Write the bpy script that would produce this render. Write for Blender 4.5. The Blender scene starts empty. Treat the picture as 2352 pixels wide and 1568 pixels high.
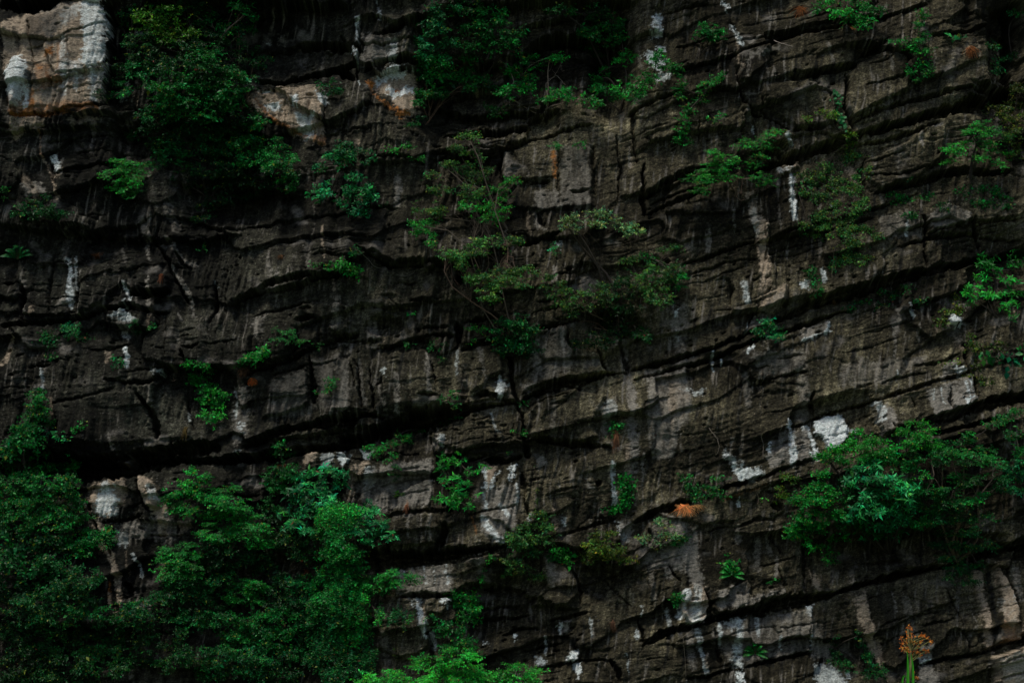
import bpy, math, random
import numpy as np
C = bpy.context; S = C.scene; COL = S.collection
rng = np.random.default_rng(7); random.seed(7)
f32 = np.float32

# ---------------------------------------------------------------- camera, sky, sun, exposure
TILT = math.radians(12.0); CY = -60.0; CZ = 1.6
FPX = 1963.0                                   # focal length in pixels of a 1024 px wide frame
cam = bpy.data.objects.new('camera', bpy.data.cameras.new('camera')); COL.objects.link(cam)
cam.location = (0, CY, CZ); cam.rotation_euler = (math.pi/2 + TILT, 0, 0)
cam.data.sensor_width = 36; cam.data.lens = 36*FPX/1024; cam.data.clip_end = 2000; cam.data.clip_start = 0.1
S.camera = cam
SUN_EL, SUN_AZ = math.radians(65), math.radians(-30)      # azimuth measured from straight in front of the cliff
w = bpy.data.worlds.new('World'); S.world = w; w.use_nodes = True
nt = w.node_tree; sky = nt.nodes.new('ShaderNodeTexSky'); sky.sky_type = 'NISHITA'; sky.sun_disc = False
sdir = np.array([math.sin(SUN_AZ)*math.cos(SUN_EL), -math.cos(SUN_AZ)*math.cos(SUN_EL), math.sin(SUN_EL)])
sky.sun_elevation = SUN_EL; sky.sun_rotation = math.atan2(sdir[0], sdir[1])
sky.air_density = 1.0; sky.dust_density = 2.0; sky.ozone_density = 1.0
bg = nt.nodes['Background']; bg.inputs['Strength'].default_value = 0.05
nt.links.new(sky.outputs[0], bg.inputs['Color'])
ld = bpy.data.lights.new('sun', 'SUN'); ld.energy = 1.5; ld.angle = math.radians(14); ld.color = (1, .95, .84)
sun = bpy.data.objects.new('sun', ld); COL.objects.link(sun)
from mathutils import Vector, Matrix
sun.rotation_euler = Vector(-sdir).to_track_quat('-Z', 'Y').to_euler(); sun.location = (0, -30, 60)
S.view_settings.view_transform = 'Standard'; S.view_settings.look = 'None'
S.view_settings.gamma = 1; S.view_settings.exposure = 0.65
S.render.resolution_x = 1024; S.render.resolution_y = 682

# ---------------------------------------------------------------- plan coordinates of the rock face
# Everything on the rock face is surveyed in a (U, V) grid, 2352 units wide; tiles are detail sheets of it.
TO = {'A0': (0, 0), 'B0': (775.2, 0), 'C0': (1548.2, 0), 'A1': (0, 516.8), 'B1': (775.2, 516.8), 'C1': (1548.2, 516.8),
      'A2': (0, 1032.4), 'B2': (775.2, 1032.4), 'C2': (1548.2, 1032.4)}
TS = 0.3418
UPM = 73.5                                     # units per metre on the face
def T(t, x, y): return TO[t][0] + x*TS, TO[t][1] + y*TS
K = 1024/2352
cA, sA = math.cos(TILT), math.sin(TILT)
def project(x, y, z):
    dx = x; dy = y - CY; dz = z - CZ
    f = dy*cA + dz*sA; u = -dy*sA + dz*cA
    return (512 + FPX*dx/f)/K, (341 - FPX*u/f)/K
def unproject(U, V, y):
    a = (U*K - 512)/FPX; b = (341 - V*K)/FPX
    dy = cA - b*sA; t = (y - CY)/dy
    return a*t, CZ + t*(sA + b*cA)

# ---------------------------------------------------------------- noise
def _h(ix, iy, seed):
    n = (ix.astype(np.int64)*374761393 + iy.astype(np.int64)*668265263 + seed*1442695041) & 0xffffffff
    n = ((n ^ (n >> 13))*1274126177) & 0xffffffff
    n = (n ^ (n >> 16))
    return n
def rnd(ix, iy, seed): return (_h(ix, iy, seed) & 0xffff).astype(f32)/65535
def pn(x, y, seed=0):
    x0 = np.floor(x); y0 = np.floor(y); fx = (x - x0).astype(f32); fy = (y - y0).astype(f32)
    x0 = x0.astype(np.int32); y0 = y0.astype(np.int32)
    u = fx*fx*fx*(fx*(fx*6 - 15) + 10); v = fy*fy*fy*(fy*(fy*6 - 15) + 10)
    def g(ix, iy, dx, dy):
        a = rnd(ix, iy, seed)*f32(6.2831853); return np.cos(a)*dx + np.sin(a)*dy
    a = g(x0, y0, fx, fy); b = g(x0+1, y0, fx-1, fy); c = g(x0, y0+1, fx, fy-1); d = g(x0+1, y0+1, fx-1, fy-1)
    r = a + u*(b-a); s = c + u*(d-c)
    return ((r + v*(s-r))*1.5).astype(f32)
def fbm(x, y, o=4, seed=0, g=.5):
    r = 0; a = 1.; t = 0
    for i in range(o): r = r + a*pn(x*2**i, y*2**i, seed+i*17); t += a; a *= g
    return r/t
def voro(x, y, seed, jit=.85):
    x0 = np.floor(x).astype(np.int32); y0 = np.floor(y).astype(np.int32)
    F1 = np.full(x.shape, 9., f32); F2 = F1.copy(); R = np.zeros(x.shape, f32); R2 = R.copy(); LX = R.copy(); LY = R.copy()
    for i in (-1, 0, 1):
        for j in (-1, 0, 1):
            cx = x0+i; cy = y0+j
            px = cx + .5 + jit*(rnd(cx, cy, seed)-.5); py = cy + .5 + jit*(rnd(cx, cy, seed+5)-.5)
            dx = (x-px).astype(f32); dy = (y-py).astype(f32); d = np.maximum(np.abs(dx), np.abs(dy))*.7 + .3*np.sqrt(dx*dx+dy*dy)
            m = d < F1
            F2 = np.where(m, F1, np.minimum(F2, d)); F1 = np.where(m, d, F1)
            R = np.where(m, rnd(cx, cy, seed+9), R); R2 = np.where(m, rnd(cx, cy, seed+13), R2)
            LX = np.where(m, dx, LX); LY = np.where(m, dy, LY)
    return F1, F2, R, R2, LX, LY
def ss(a, b, x):
    t = np.clip((x-a)/(b-a), 0, 1); return t*t*(3-2*t)

# ---------------------------------------------------------------- the survey: ledges, cracks, hollows, raised faces, mineral stains
# ledge: (tile, [(x, y, width)...], depth m, lip m)   running sideways
LEDGES = [
('A0', [(40,770,4),(300,762,9),(500,730,6),(700,705,10),(900,680,8)], .2, .05),
('A0', [(290,940,5),(600,900,8),(900,840,6)], .2, .05), ('A0', [(370,1145,10),(520,1110,14),(740,1090,12),(1000,1050,8)], .25, .1),
('A0', [(180,330,3),(420,250,5),(560,190,4),(710,130,4)], .2, .05), ('A0', [(380,510,3),(560,480,7),(640,455,14),(710,435,9)], .25, .05),
('A0', [(350,640,4),(500,590,7),(680,560,7)], .12, .04), ('A0', [(0,40,60),(200,40,90),(340,10,60),(420,-30,20)], .9, .2),
('A0', [(1450,1500,8),(1800,1480,14),(2352,1440,8)], .25, .1), ('A0', [(500,1010,5),(900,980,8),(1300,1010,5)], .2, .05),
('A0', [(1700,500,12),(1900,520,25),(2150,460,35),(2400,420,30)], .8, .2), ('A0', [(2190,890,4),(2300,870,10),(2500,850,6)], .2, .05),
('A0', [(700,100,20),(850,60,40),(1100,30,40),(1500,60,30)], .7, .2), ('A0', [(1900,250,12),(2100,230,35),(2352,290,40)], .7, .1),
('B0', [(0,180,8),(60,260,10),(140,300,12),(300,310,10),(430,280,10),(540,260,8)], .3, .1),
('B0', [(180,480,10),(330,430,30),(470,405,40),(600,420,40)], .7, .15), ('B0', [(240,250,8),(400,190,40),(560,120,60)], .8, .1),
('B0', [(0,440,60),(60,470,50),(130,540,20)], .8, .1),
('B0', [(1130,950,10),(1300,885,16),(1500,845,14),(1720,800,8)], .35, .15),
('B0', [(600,1000,6),(900,955,10),(1100,965,8)], .25, .05), ('B0', [(600,1040,5),(900,1000,7),(1090,1010,8)], .2, .05),
('B0', [(230,1060,8),(420,1040,12),(580,1085,8)], .3, .1), ('B0', [(1290,1225,4),(1350,1210,20),(1430,1200,5)], .35, .1),
('B0', [(1560,1280,4),(1620,1275,16),(1700,1265,5)], .3, .05), ('B0', [(200,1395,5),(320,1390,16),(420,1400,4)], .3, .05),
('B0', [(2050,1330,20),(2200,1240,30),(2400,1170,20)], .5, .1), ('B0', [(2050,1440,10),(2200,1390,14),(2400,1310,10)], .3, .1),
('B0', [(2090,1290,5),(2250,1200,12),(2400,1130,10)], .3, .05),('B0', [(2100,1370,5),(2250,1320,12),(2450,1250,10)], .3, .05),
('B0', [(1950,760,14),(2100,690,22),(2300,620,14)], .4, .1), ('B0', [(2200,80,6),(2300,60,10),(2500,20,8)], .3, .05),
('B0', [(1200,380,30),(1300,250,40),(1500,180,40),(1700,200,40)], 1., .1), ('B0', [(700,880,30),(900,860,50),(1100,850,50),(1300,800,30)], .6, .1),
('C0', [(0,480,8),(230,430,14),(340,400,14),(460,345,10),(700,262,12),(870,205,14),(1100,175,16),(1450,110,14),(1700,30,10)], .45, .15),
('C0', [(0,330,6),(120,290,10),(330,200,8)], .25, .05), ('C0', [(560,250,5),(700,230,12),(850,190,8)], .25, .05),
('C0', [(780,525,10),(900,510,22),(1050,470,22),(1230,425,12)], .4, .12), ('C0', [(1235,375,10),(1330,330,20),(1430,285,8)], .4, .1),
('C0', [(800,870,10),(900,858,16),(1090,838,8)], .3, .1), ('C0', [(1200,825,12),(1400,740,18),(1650,665,14),(1900,600,18),(2040,575,6)], .4, .1),
('C0', [(1220,900,20),(1500,835,40),(1800,745,55),(2000,680,70),(2200,620,60)], .9, .15),
('C0', [(1230,965,8),(1450,930,16),(1650,870,20),(1780,815,8)], .35, .1),
('C0', [(520,1130,30),(700,1080,50),(880,1020,55),(1100,950,45),(1230,890,10)], .7, .15),
('C0', [(0,1200,10),(150,1150,18),(300,1110,10)], .35, .1), ('C0', [(0,1350,10),(120,1310,14),(250,1290,5)], .3, .05),
('C0', [(1340,1310,5),(1450,1255,30),(1640,1225,30),(1860,1150,35),(2100,1150,30),(2300,1120,20)], .6, .15),
('C0', [(1280,1180,5),(1500,1180,10),(1700,1130,12),(1800,1100,5)], .25, .05), ('C0', [(1280,1090,5),(1400,1060,8),(1550,1010,8)], .25, .05),
('C0', [(1720,235,14),(1950,222,16),(2120,150,14)], .4, .1), ('C0', [(1280,590,6),(1400,560,12),(1550,520,8)], .2, .05),
('C0', [(960,605,4),(1020,598,10),(1070,615,5)], .25, .0), ('C0', [(1300,440,5),(1400,425,10),(1480,380,5)], .25, .0),
('C0', [(2020,590,10),(2200,560,40),(2352,540,60)], .8, .1), ('C0', [(1280,1430,8),(1500,1350,10),(1640,1300,8)], .3, .05),
('C0', [(1000,1567,6),(1200,1500,14),(1340,1460,8)], .3, .05),('C0', [(1700,1567,10),(2000,1490,16),(2352,1450,12)], .35, .1),
('A1', [(0,660,40),(200,655,22),(400,632,16),(560,625,24),(700,560,26),(850,530,24),(1000,570,20),(1110,560,8)], .55, .15),
('A1', [(860,440,12),(960,455,40),(1080,440,40),(1130,425,10)], .6, .15), ('A1', [(0,370,14),(140,380,14)], .3, .0),
('A1', [(600,830,6),(720,822,12),(870,795,8)], .25, .05), ('A1', [(190,950,14),(330,930,12)], .35, .05), ('A1', [(50,1000,14),(130,1000,10)], .3, .0),
('A1', [(0,1090,6),(200,1082,8)], .2, .0), ('A1', [(340,1190,6),(600,1140,8),(760,1090,9)], .22, .05), ('A1', [(0,1150,3),(240,1110,5)], .15, 0),
('A1', [(700,1025,6),(850,1055,14),(1000,1050,18),(1110,1005,8)], .35, .1), ('A1', [(830,975,5),(1000,965,8),(1180,960,8)], .25, .05),
('A1', [(1550,510,8),(1700,440,22),(1850,375,34),(2000,350,26),(2352,315,16)], .5, .15),
('A1', [(1700,600,6),(1850,560,12),(1960,530,10),(2100,520,4)], .25, .05), ('A1', [(1350,800,6),(1470,785,8),(1600,760,4)], .2, .0),
('A1', [(1640,1000,10),(1900,910,24),(2070,850,20),(2150,805,14),(2250,770,18),(2400,735,24)], .45, .15),
('A1', [(1820,1000,4),(2050,948,7),(2352,890,7)], .2, .05), ('A1', [(1980,640,5),(2060,625,30),(2130,620,5)], .4, .05), ('A1', [(2010,565,5),(2060,560,14),(2100,562,4)], .3, 0),
('A1', [(400,1545,20),(800,1560,40),(1100,1520,60),(1300,1500,80),(1480,1500,50)], .8, .2),
('A1', [(1640,1480,20),(1800,1420,40),(2000,1365,40),(2200,1330,60),(2400,1300,60)], .8, .2),
('A1', [(1500,1567,20),(1800,1535,40),(2100,1500,40),(2352,1470,60)], .8, .1),
('A1', [(240,920,4),(330,905,8),(480,900,4)], .2, 0), ('A1', [(230,240,8),(350,235,10),(460,225,5)], .25, 0), ('A1', [(1740,130,4),(1900,100,10),(2000,90,4)], .25, .05),
('A1', [(2100,200,4),(2200,190,10),(2352,230,8)], .2, .05), ('A1', [(1180,750,4),(1260,740,12),(1300,745,4)], .3, 0), ('A1', [(1220,820,8),(1290,825,14),(1350,800,5)], .35, 0),
('B1', [(120,130,4),(350,265,20),(450,240,22),(700,250,22),(840,285,16)], .5, .12), ('B1', [(440,380,6),(480,382,16),(540,375,5)], .3, .0),
('B1', [(480,495,6),(560,495,20),(640,505,8)], .35, .05), ('B1', [(340,470,4),(420,560,10),(500,545,6)], .2, 0),
('B1', [(290,820,10),(350,820,18),(450,780,16),(600,740,12),(790,740,14)], .4, .1), ('B1', [(0,782,10),(190,780,10)], .3, .0), ('B1', [(0,890,4),(60,880,8),(100,870,4)], .2, 0),
('B1', [(510,695,4),(600,690,14),(760,690,16)], .3, .05), ('B1', [(830,838,10),(950,785,18),(1090,768,14)], .4, .1), ('B1', [(850,650,6),(930,630,18),(1050,610,30),(1120,640,10)], .5, .1),
('B1', [(1290,722,12),(1400,690,16),(1540,655,14),(1640,630,5)], .4, .1), ('B1', [(1300,605,4),(1400,570,14),(1520,545,8)], .3, .05),
('B1', [(1220,120,20),(1330,95,30),(1430,75,24),(1520,30,12)], .5, .1), ('B1', [(1220,280,8),(1300,285,16),(1360,270,6)], .3, 0), ('B1', [(1520,290,8),(1550,292,20),(1590,290,8)], .4, 0),
('B1', [(1380,370,6),(1500,330,10),(1760,290,6)], .2, .05), ('B1', [(1340,520,8),(1440,500,12),(1530,490,6)], .3, .05),
('B1', [(0,1450,90),(150,1425,70),(300,1375,80),(450,1330,100),(600,1290,120),(750,1270,90),(880,1245,40),(1000,1215,14),(1120,1195,12),(1260,1195,12)], 1.1, .2),
('B1', [(540,1145,5),(620,1140,16),(680,1135,5)], .3, .05), ('B1', [(0,1285,30),(180,1270,20),(320,1290,12)], .5, .1),
('B1', [(920,1150,20),(1000,1140,34),(1080,1160,10),(1170,1190,8)], .45, .1),
('B1', [(1240,1185,20),(1320,1140,24),(1450,1085,50),(1600,1050,50),(1720,1020,30),(1840,995,10),(1950,980,5)], .7, .2),
('B1', [(1290,1215,5),(1430,1165,12),(1560,1130,5)], .25, .05), ('B1', [(1420,1215,4),(1480,1205,14),(1550,1195,4)], .25, 0),
('B1', [(1270,1460,10),(1330,1440,12),(1440,1445,16),(1560,1465,40),(1680,1470,30),(1850,1490,6)], .5, .15),
('B1', [(560,1405,10),(700,1385,12),(830,1375,6)], .25, .05), ('B1', [(990,1460,4),(1040,1450,12),(1120,1445,4)], .25, 0), ('B1', [(1060,1400,4),(1140,1410,9),(1200,1430,4)], .2, 0),
('B1', [(840,1340,4),(1000,1300,8),(1040,1290,4)], .3, .05),
('B1', [(1980,965,16),(2150,922,22),(2352,870,20),(2500,825,16),(2750,725,12),(2990,620,16),(3060,590,40),(3180,530,50),(3420,452,52),(3670,385,60),(3970,310,45),(4400,210,30),(4700,140,20)], .7, .2),
('B1', [(1990,1040,12),(2150,990,16),(2300,950,20),(2470,905,24),(2570,865,20),(2730,800,26),(2960,725,28),(3170,655,24),(3350,590,14),(3480,560,5)], .55, .1),
('C1', [(1410,1145,10),(1600,1098,18),(1780,1040,10),(1990,990,12)], .35, .1), ('C1', [(930,1290,6),(1100,1240,14),(1300,1195,14),(1500,1140,12)], .35, .1),
('C1', [(770,1345,8),(860,1335,12),(960,1290,10)], .3, .05), ('C1', [(1690,1315,30),(1850,1290,50),(2000,1230,60),(2150,1185,60),(2400,1150,60)], .9, .2),
('C1', [(1720,1412,16),(1900,1370,26),(2050,1330,20),(2250,1270,10)], .5, .1), ('C1', [(545,972,4),(600,962,12),(650,948,4)], .3, 0),
('C1', [(520,1072,5),(700,1022,8),(860,990,10),(900,985,4)], .25, .05), ('C1', [(690,905,4),(780,885,10),(870,858,4)], .25, 0), ('C1', [(940,720,5),(970,716,18),(1000,712,5)], .4, 0),
('C1', [(1600,945,4),(1750,925,12),(1920,865,8)], .3, .05), ('C1', [(1380,1070,4),(1500,1030,10),(1700,985,6)], .2, .05), ('C1', [(1290,730,3),(1400,700,7),(1600,640,4)], .15, 0),
('C1', [(50,270,10),(260,200,18),(450,140,14),(560,110,5)], .4, .05), ('C1', [(80,335,5),(200,300,9),(400,240,7),(540,215,5)], .25, .05), ('C1', [(200,380,4),(330,330,8),(480,270,5)], .2, 0),
('C1', [(620,110,6),(740,60,20),(850,20,8)], .4, .05), ('C1', [(620,210,3),(720,160,8),(900,110,4)], .2, 0), ('C1', [(1100,870,3),(1300,830,7),(1500,760,4)], .15, 0),
('C1', [(560,1290,3),(750,1240,7),(900,1210,4)], .15, 0), ('C1', [(1500,140,6),(1700,90,14),(2000,60,8),(2352,90,8)], .3, .05),
('A2', [(0,120,60),(300,60,140),(560,120,150),(850,130,110),(1100,70,60),(1300,70,30),(1500,75,25),(1800,45,40),(2050,10,25)], 1.1, .25),
('A2', [(690,492,6),(760,480,14),(860,465,14),(960,430,12)], .3, .05), ('A2', [(740,395,4),(800,375,12),(840,370,4)], .25, 0), ('A2', [(980,265,8),(1030,262,16),(1060,255,6)], .3, 0),
('A2', [(860,390,5),(920,360,12),(960,350,4)], .25, 0), ('A2', [(980,570,3),(1150,575,9),(1250,570,4)], .2, .05), ('A2', [(1550,290,6),(1650,310,14),(1750,300,6)], .3, 0), ('A2', [(800,1000,6),(860,985,12),(910,960,5)], .3, 0),
('B2', [(310,450,8),(460,420,14),(650,412,10),(830,408,10)], .3, .08), ('B2', [(870,435,6),(1000,405,10),(1210,375,5)], .25, .03),
('B2', [(160,735,120),(300,735,110),(450,725,90),(640,705,70),(800,690,50),(960,668,30),(1150,648,10)], 1.0, .25),
('B2', [(560,765,4),(750,752,10),(950,715,14),(1100,680,5)], .25, 0),
('B2', [(390,1000,8),(480,975,12),(590,972,30),(690,975,16),(790,985,8)], .4, .1), ('B2', [(270,240,4),(400,210,8),(500,190,8),(640,180,4)], .2, .05), ('B2', [(300,170,3),(450,130,7),(560,120,4)], .15, .0),
('B2', [(250,335,3),(450,300,6),(620,270,10)], .15, 0), ('B2', [(860,80,10),(950,50,16),(1060,60,34),(1130,80,20),(1250,40,8)], .5, .1), ('B2', [(0,30,8),(200,60,5),(260,70,10),(360,30,8),(560,20,5)], .25, 0),
('B2', [(1460,570,10),(1600,545,16),(1750,492,16),(1880,460,8)], .35, .05), ('B2', [(1390,310,4),(1500,270,10),(1620,250,6)], .25, .05), ('B2', [(1280,210,3),(1330,190,14),(1370,200,3)], .25, 0),
('B2', [(1990,485,10),(2100,430,34),(2200,395,40),(2300,365,40),(2400,340,10)], .6, .2),
('B2', [(1690,460,5),(1780,455,12),(1850,460,4)], .25, 0), ('B2', [(880,920,10),(950,900,30),(1050,930,10)], .4, .05),
('B2', [(2050,1315,12),(2160,1240,36),(2270,1205,45),(2430,1170,30),(2510,1140,26),(2680,1100,44),(2780,1075,54),(2920,1035,80),(3100,1010,70),(3310,970,30),(3560,890,28),(3760,840,44),(3960,800,22),(4160,760,14),(4360,690,44),(4600,625,65),(4800,590,60)], .9, .2),
('B2', [(1310,1465,8),(1500,1442,12),(1620,1416,9),(1820,1402,8)], .3, .1), ('B2', [(960,1060,8),(1100,1050,14),(1240,1040,8)], .25, .08), ('B2', [(930,1140,8),(1100,1130,16),(1300,1100,8)], .3, .08),
('B2', [(1100,1250,6),(1200,1200,18),(1350,1190,10)], .35, .1), ('B2', [(1240,1340,4),(1350,1330,10),(1500,1290,6)], .3, .05), ('B2', [(1420,1140,6),(1560,1110,20),(1700,1090,6)], .35, .1),
('C2', [(225,552,8),(300,522,10),(380,525,4)], .25, .05), ('C2', [(380,525,8),(480,500,10),(560,470,16),(660,465,8),(730,420,5)], .25, .05),
('C2', [(280,275,10),(380,250,18),(500,218,18),(620,175,14),(800,100,16),(960,58,12)], .45, .1), ('C2', [(380,300,3),(500,275,6),(680,220,4)], .15, .03),
('C2', [(490,1452,14),(600,1425,20),(780,1385,18),(940,1350,14)], .4, .1), ('C2', [(720,1285,6),(780,1270,14),(930,1235,7)], .25, .05),
('C2', [(80,1530,10),(230,1515,18),(400,1470,10)], .35, .1), ('C2', [(700,1200,3),(900,1170,8),(1060,1150,4)], .2, 0), ('C2', [(350,1250,3),(500,1210,7),(700,1180,4)], .15, 0),
('C2', [(1650,1180,4),(1750,1160,12),(1900,1130,6)], .25, .05), ('C2', [(1380,1190,3),(1550,1120,8),(1800,1080,4)], .2, .03), ('C2', [(1380,1320,3),(1500,1250,8),(1700,1220,4)], .2, 0),
('C2', [(2070,1365,10),(2160,1320,24),(2240,1290,26),(2400,1270,16)], .4, 0), ('C2', [(2100,1455,8),(2200,1420,9),(2400,1370,8)], .2, .05), ('C2', [(2150,1545,8),(2250,1510,9),(2400,1480,8)], .2, .05),
('C2', [(1660,1440,10),(1800,1410,25),(1950,1380,18),(2080,1360,10)], .4, .1), ('C2', [(620,285,10),(650,287,16),(680,290,6)], .3, 0), ('C2', [(640,380,10),(690,385,60),(740,385,8)], .4, 0),
('C2', [(1120,1040,3),(1250,1020,5),(1500,930,4)], .15, 0), ('C2', [(1950,1110,3),(2100,1080,7),(2300,1030,4)], .15, 0), ('C2', [(0,1290,3),(150,1250,8),(260,1230,4)], .2, 0), ('C2', [(560,780,3),(700,760,8),(860,700,4)], .2, 0),
]
# upright cracks: (tile, [(x, y, width)...], depth, side step)
CRACKS = [
('A0', [(720,0,20),(725,250,24),(715,420,20),(705,600,30),(700,700,20)], .4, -.45), ('A0', [(195,130,10),(190,240,14),(230,430,8),(200,560,4)], .2, 0),
('A0', [(2165,560,8),(2175,680,16),(2170,850,8)], .2, -.1), ('A0', [(1900,620,4),(1925,700,9),(1900,740,4)], .1, 0), ('A0', [(320,1040,6),(330,1120,20),(360,1220,6)], .3, 0),
('B0', [(140,160,8),(140,360,20),(130,540,14)], .5, 0), ('B0', [(1110,960,12),(1095,1080,26),(1100,1200,10)], .5, .2), ('B0', [(1500,960,5),(1490,1200,12),(1480,1380,5)], .15, 0),
('B0', [(1720,950,14),(1725,1200,18),(1740,1300,10)], .2, 0), ('B0', [(1880,880,8),(1900,1100,14),(1890,1340,8)], .25, 0), ('B0', [(2000,720,30),(1990,850,20),(2010,1100,12)], .3, 0),
('B0', [(2060,1100,10),(2050,1300,30),(2070,1450,20)], .5, 0), ('B0', [(1340,1400,4),(1370,1470,30),(1390,1540,8)], .3, 0),
('C0', [(420,480,8),(440,600,14),(480,690,26),(560,760,24),(680,800,24),(780,870,20)], .45, 0), ('C0', [(590,640,8),(600,740,16),(650,800,8)], .3, 0), ('C0', [(1165,470,5),(1160,600,12),(1145,740,14),(1210,880,30)], .55, -.1),
('C0', [(385,120,6),(430,230,10),(470,320,6)], .25, 0), ('C0', [(170,780,5),(160,880,14),(165,980,5)], .25, 0), ('C0', [(1290,1040,6),(1260,1140,24),(1290,1280,8)], .3, .1), ('C0', [(1680,1440,10),(1690,1567,24)], .4, 0), ('C0', [(2010,1440,10),(2030,1567,20)], .4, 0),
('C0', [(2290,0,60),(2290,300,80),(2280,500,80)], 1., 0),
('A1', [(340,180,8),(320,400,20),(330,600,10)], .25, 0), ('A1', [(520,300,10),(510,450,14),(520,620,14)], .35, .1), ('A1', [(130,380,30),(150,500,40),(140,640,30)], .5, 0), ('A1', [(820,370,16),(880,420,24),(900,450,10)], .3, 0),
('A1', [(905,1110,10),(960,1180,24),(1010,1240,34),(1050,1330,44),(1060,1440,20)], .5, 0), ('A1', [(1220,830,6),(1225,890,20),(1260,950,8)], .4, 0), ('A1', [(1430,350,8),(1440,480,30),(1410,650,16)], .4, 0),
('A1', [(1100,560,6),(1120,800,8),(1110,900,4)], .15, 0), ('A1', [(2080,870,8),(2100,1050,30),(2110,1200,34)], .35, 0), ('A1', [(1285,1240,6),(1300,1400,12)], .3, 0), ('A1', [(1240,1150,5),(1270,1240,20),(1290,1300,10)], .3, 0), ('A1', [(235,800,4),(232,930,8)], .2, 0),
('A1', [(1000,50,10),(1100,200,24),(1160,330,24),(1250,500,20)], .35, 0), ('A1', [(1150,130,8),(1200,230,30),(1260,260,20)], .4, 0),
('B1', [(120,900,6),(150,1050,16),(160,1240,10)], .3, 0), ('B1', [(210,950,6),(225,1100,20),(245,1240,10)], .3, 0), ('B1', [(300,1000,6),(290,1060,18),(250,1080,4)], .3, 0), ('B1', [(610,870,6),(650,1020,14),(665,1130,8)], .25, 0),
('B1', [(800,640,14),(812,700,60),(815,780,30),(800,830,10)], .9, 0), ('B1', [(815,300,10),(815,360,60),(820,410,10)], .8, 0), ('B1', [(1110,830,8),(1170,900,24),(1170,1050,30),(1205,1200,16),(1245,1300,14),(1250,1420,34),(1275,1567,44)], .5, 0),
('B1', [(1560,720,8),(1540,770,30),(1560,830,12)], .35, 0), ('B1', [(1740,830,14),(1770,900,30),(1810,980,16)], .4, 0), ('B1', [(1900,760,20),(1930,900,24),(1960,980,20)], .4, 0), ('B1', [(370,1060,4),(405,1130,7)], .15, 0),
('B1', [(990,1110,4),(985,1160,6)], .1, 0), ('B1', [(80,880,6),(110,1000,12),(110,1100,6)], .2, 0),
('C1', [(600,0,5),(625,150,10),(620,240,5)], .3, .1), ('C1', [(540,500,5),(555,560,10),(500,680,12),(460,740,6)], .25, 0), ('C1', [(1395,760,4),(1390,900,8),(1400,960,4)], .15, 0),
('C1', [(930,1120,20),(920,1170,20),(940,1240,9),(945,1300,8)], .35, 0), ('C1', [(1960,780,10),(1950,900,14),(2010,1030,10),(2045,1190,14)], .4, .2), ('C1', [(1685,0,14),(1690,150,18),(1688,300,8)], .4, 0),
('C1', [(1590,1160,8),(1610,1240,10)], .25, 0), ('C1', [(1860,1080,6),(1850,1180,24),(1870,1260,14)], .3, 0), ('C1', [(2030,0,14),(2050,150,24)], .4, 0),
('C1', [(1440,1330,8),(1470,1380,8)], .25, 0), ('C1', [(240,1360,4),(300,1440,9),(370,1540,4)], .12, 0),
('A2', [(905,180,10),(940,280,18),(960,370,14),(1010,420,8)], .4, 0), ('A2', [(575,330,20),(600,430,24),(690,580,20),(760,720,16)], .4, .1), ('A2', [(1180,450,8),(1190,560,14)], .25, 0), ('A2', [(840,880,40),(870,940,50),(850,1000,14)], .5, 0),
('A2', [(2330,120,10),(2310,250,14),(2330,330,6)], .3, 0),
('B2', [(720,480,14),(710,540,50),(690,630,60),(660,680,50)], .6, 0), ('B2', [(545,430,4),(560,550,8),(550,650,4)], .15, 0), ('B2', [(650,430,4),(680,520,9),(690,600,4)], .15, 0), ('B2', [(1240,150,10),(1260,300,30),(1280,440,16)], .35, 0),
('B2', [(1550,760,6),(1620,860,14),(1640,950,20),(1640,1040,8)], .3, .15), ('B2', [(2020,1120,8),(2045,1220,20),(2060,1310,20)], .35, 0), ('B2', [(1810,860,6),(1900,980,16),(1990,1060,8)], .25, 0), ('B2', [(1840,1400,20),(1880,1480,40),(1900,1567,16)], .4, 0),
('B2', [(590,1150,6),(625,1260,12),(640,1400,24)], .3, 0), ('B2', [(2100,520,12),(2110,580,30),(2100,640,6)], .3, 0), ('B2', [(1600,60,5),(1610,75,20),(1600,90,5)], .3, 0), ('B2', [(1750,190,8),(1755,220,36),(1750,250,8)], .35, 0),
('B2', [(2230,760,6),(2250,830,20),(2300,890,8)], .3, 0), ('B2', [(1960,840,6),(1950,1000,10),(1940,1100,6)], .15, 0),
('C2', [(645,540,10),(690,620,14),(722,705,8)], .3, 0), ('C2', [(690,790,6),(720,880,12),(765,975,12)], .3, 0), ('C2', [(200,940,10),(235,1020,20),(240,1130,14)], .35, 0), ('C2', [(500,870,8),(530,960,10),(545,1040,6)], .2, 0),
('C2', [(1130,1020,4),(1200,1180,8),(1260,1300,10),(1340,1420,6)], .15, 0), ('C2', [(1820,910,6),(1880,1010,10),(1950,1160,10),(2010,1330,16)], .25, 0), ('C2', [(910,1150,8),(905,1220,12),(930,1350,6)], .2, 0),
('C2', [(270,1190,6),(300,1350,20),(330,1500,10)], .25, 0), ('C2', [(880,560,8),(880,760,24),(880,950,10)], .3, 0), ('C2', [(2260,730,10),(2250,850,16),(2290,950,14),(2320,1060,10)], .3, .1), ('C2', [(1080,800,6),(1060,900,10)], .2, 0),
]
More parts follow.
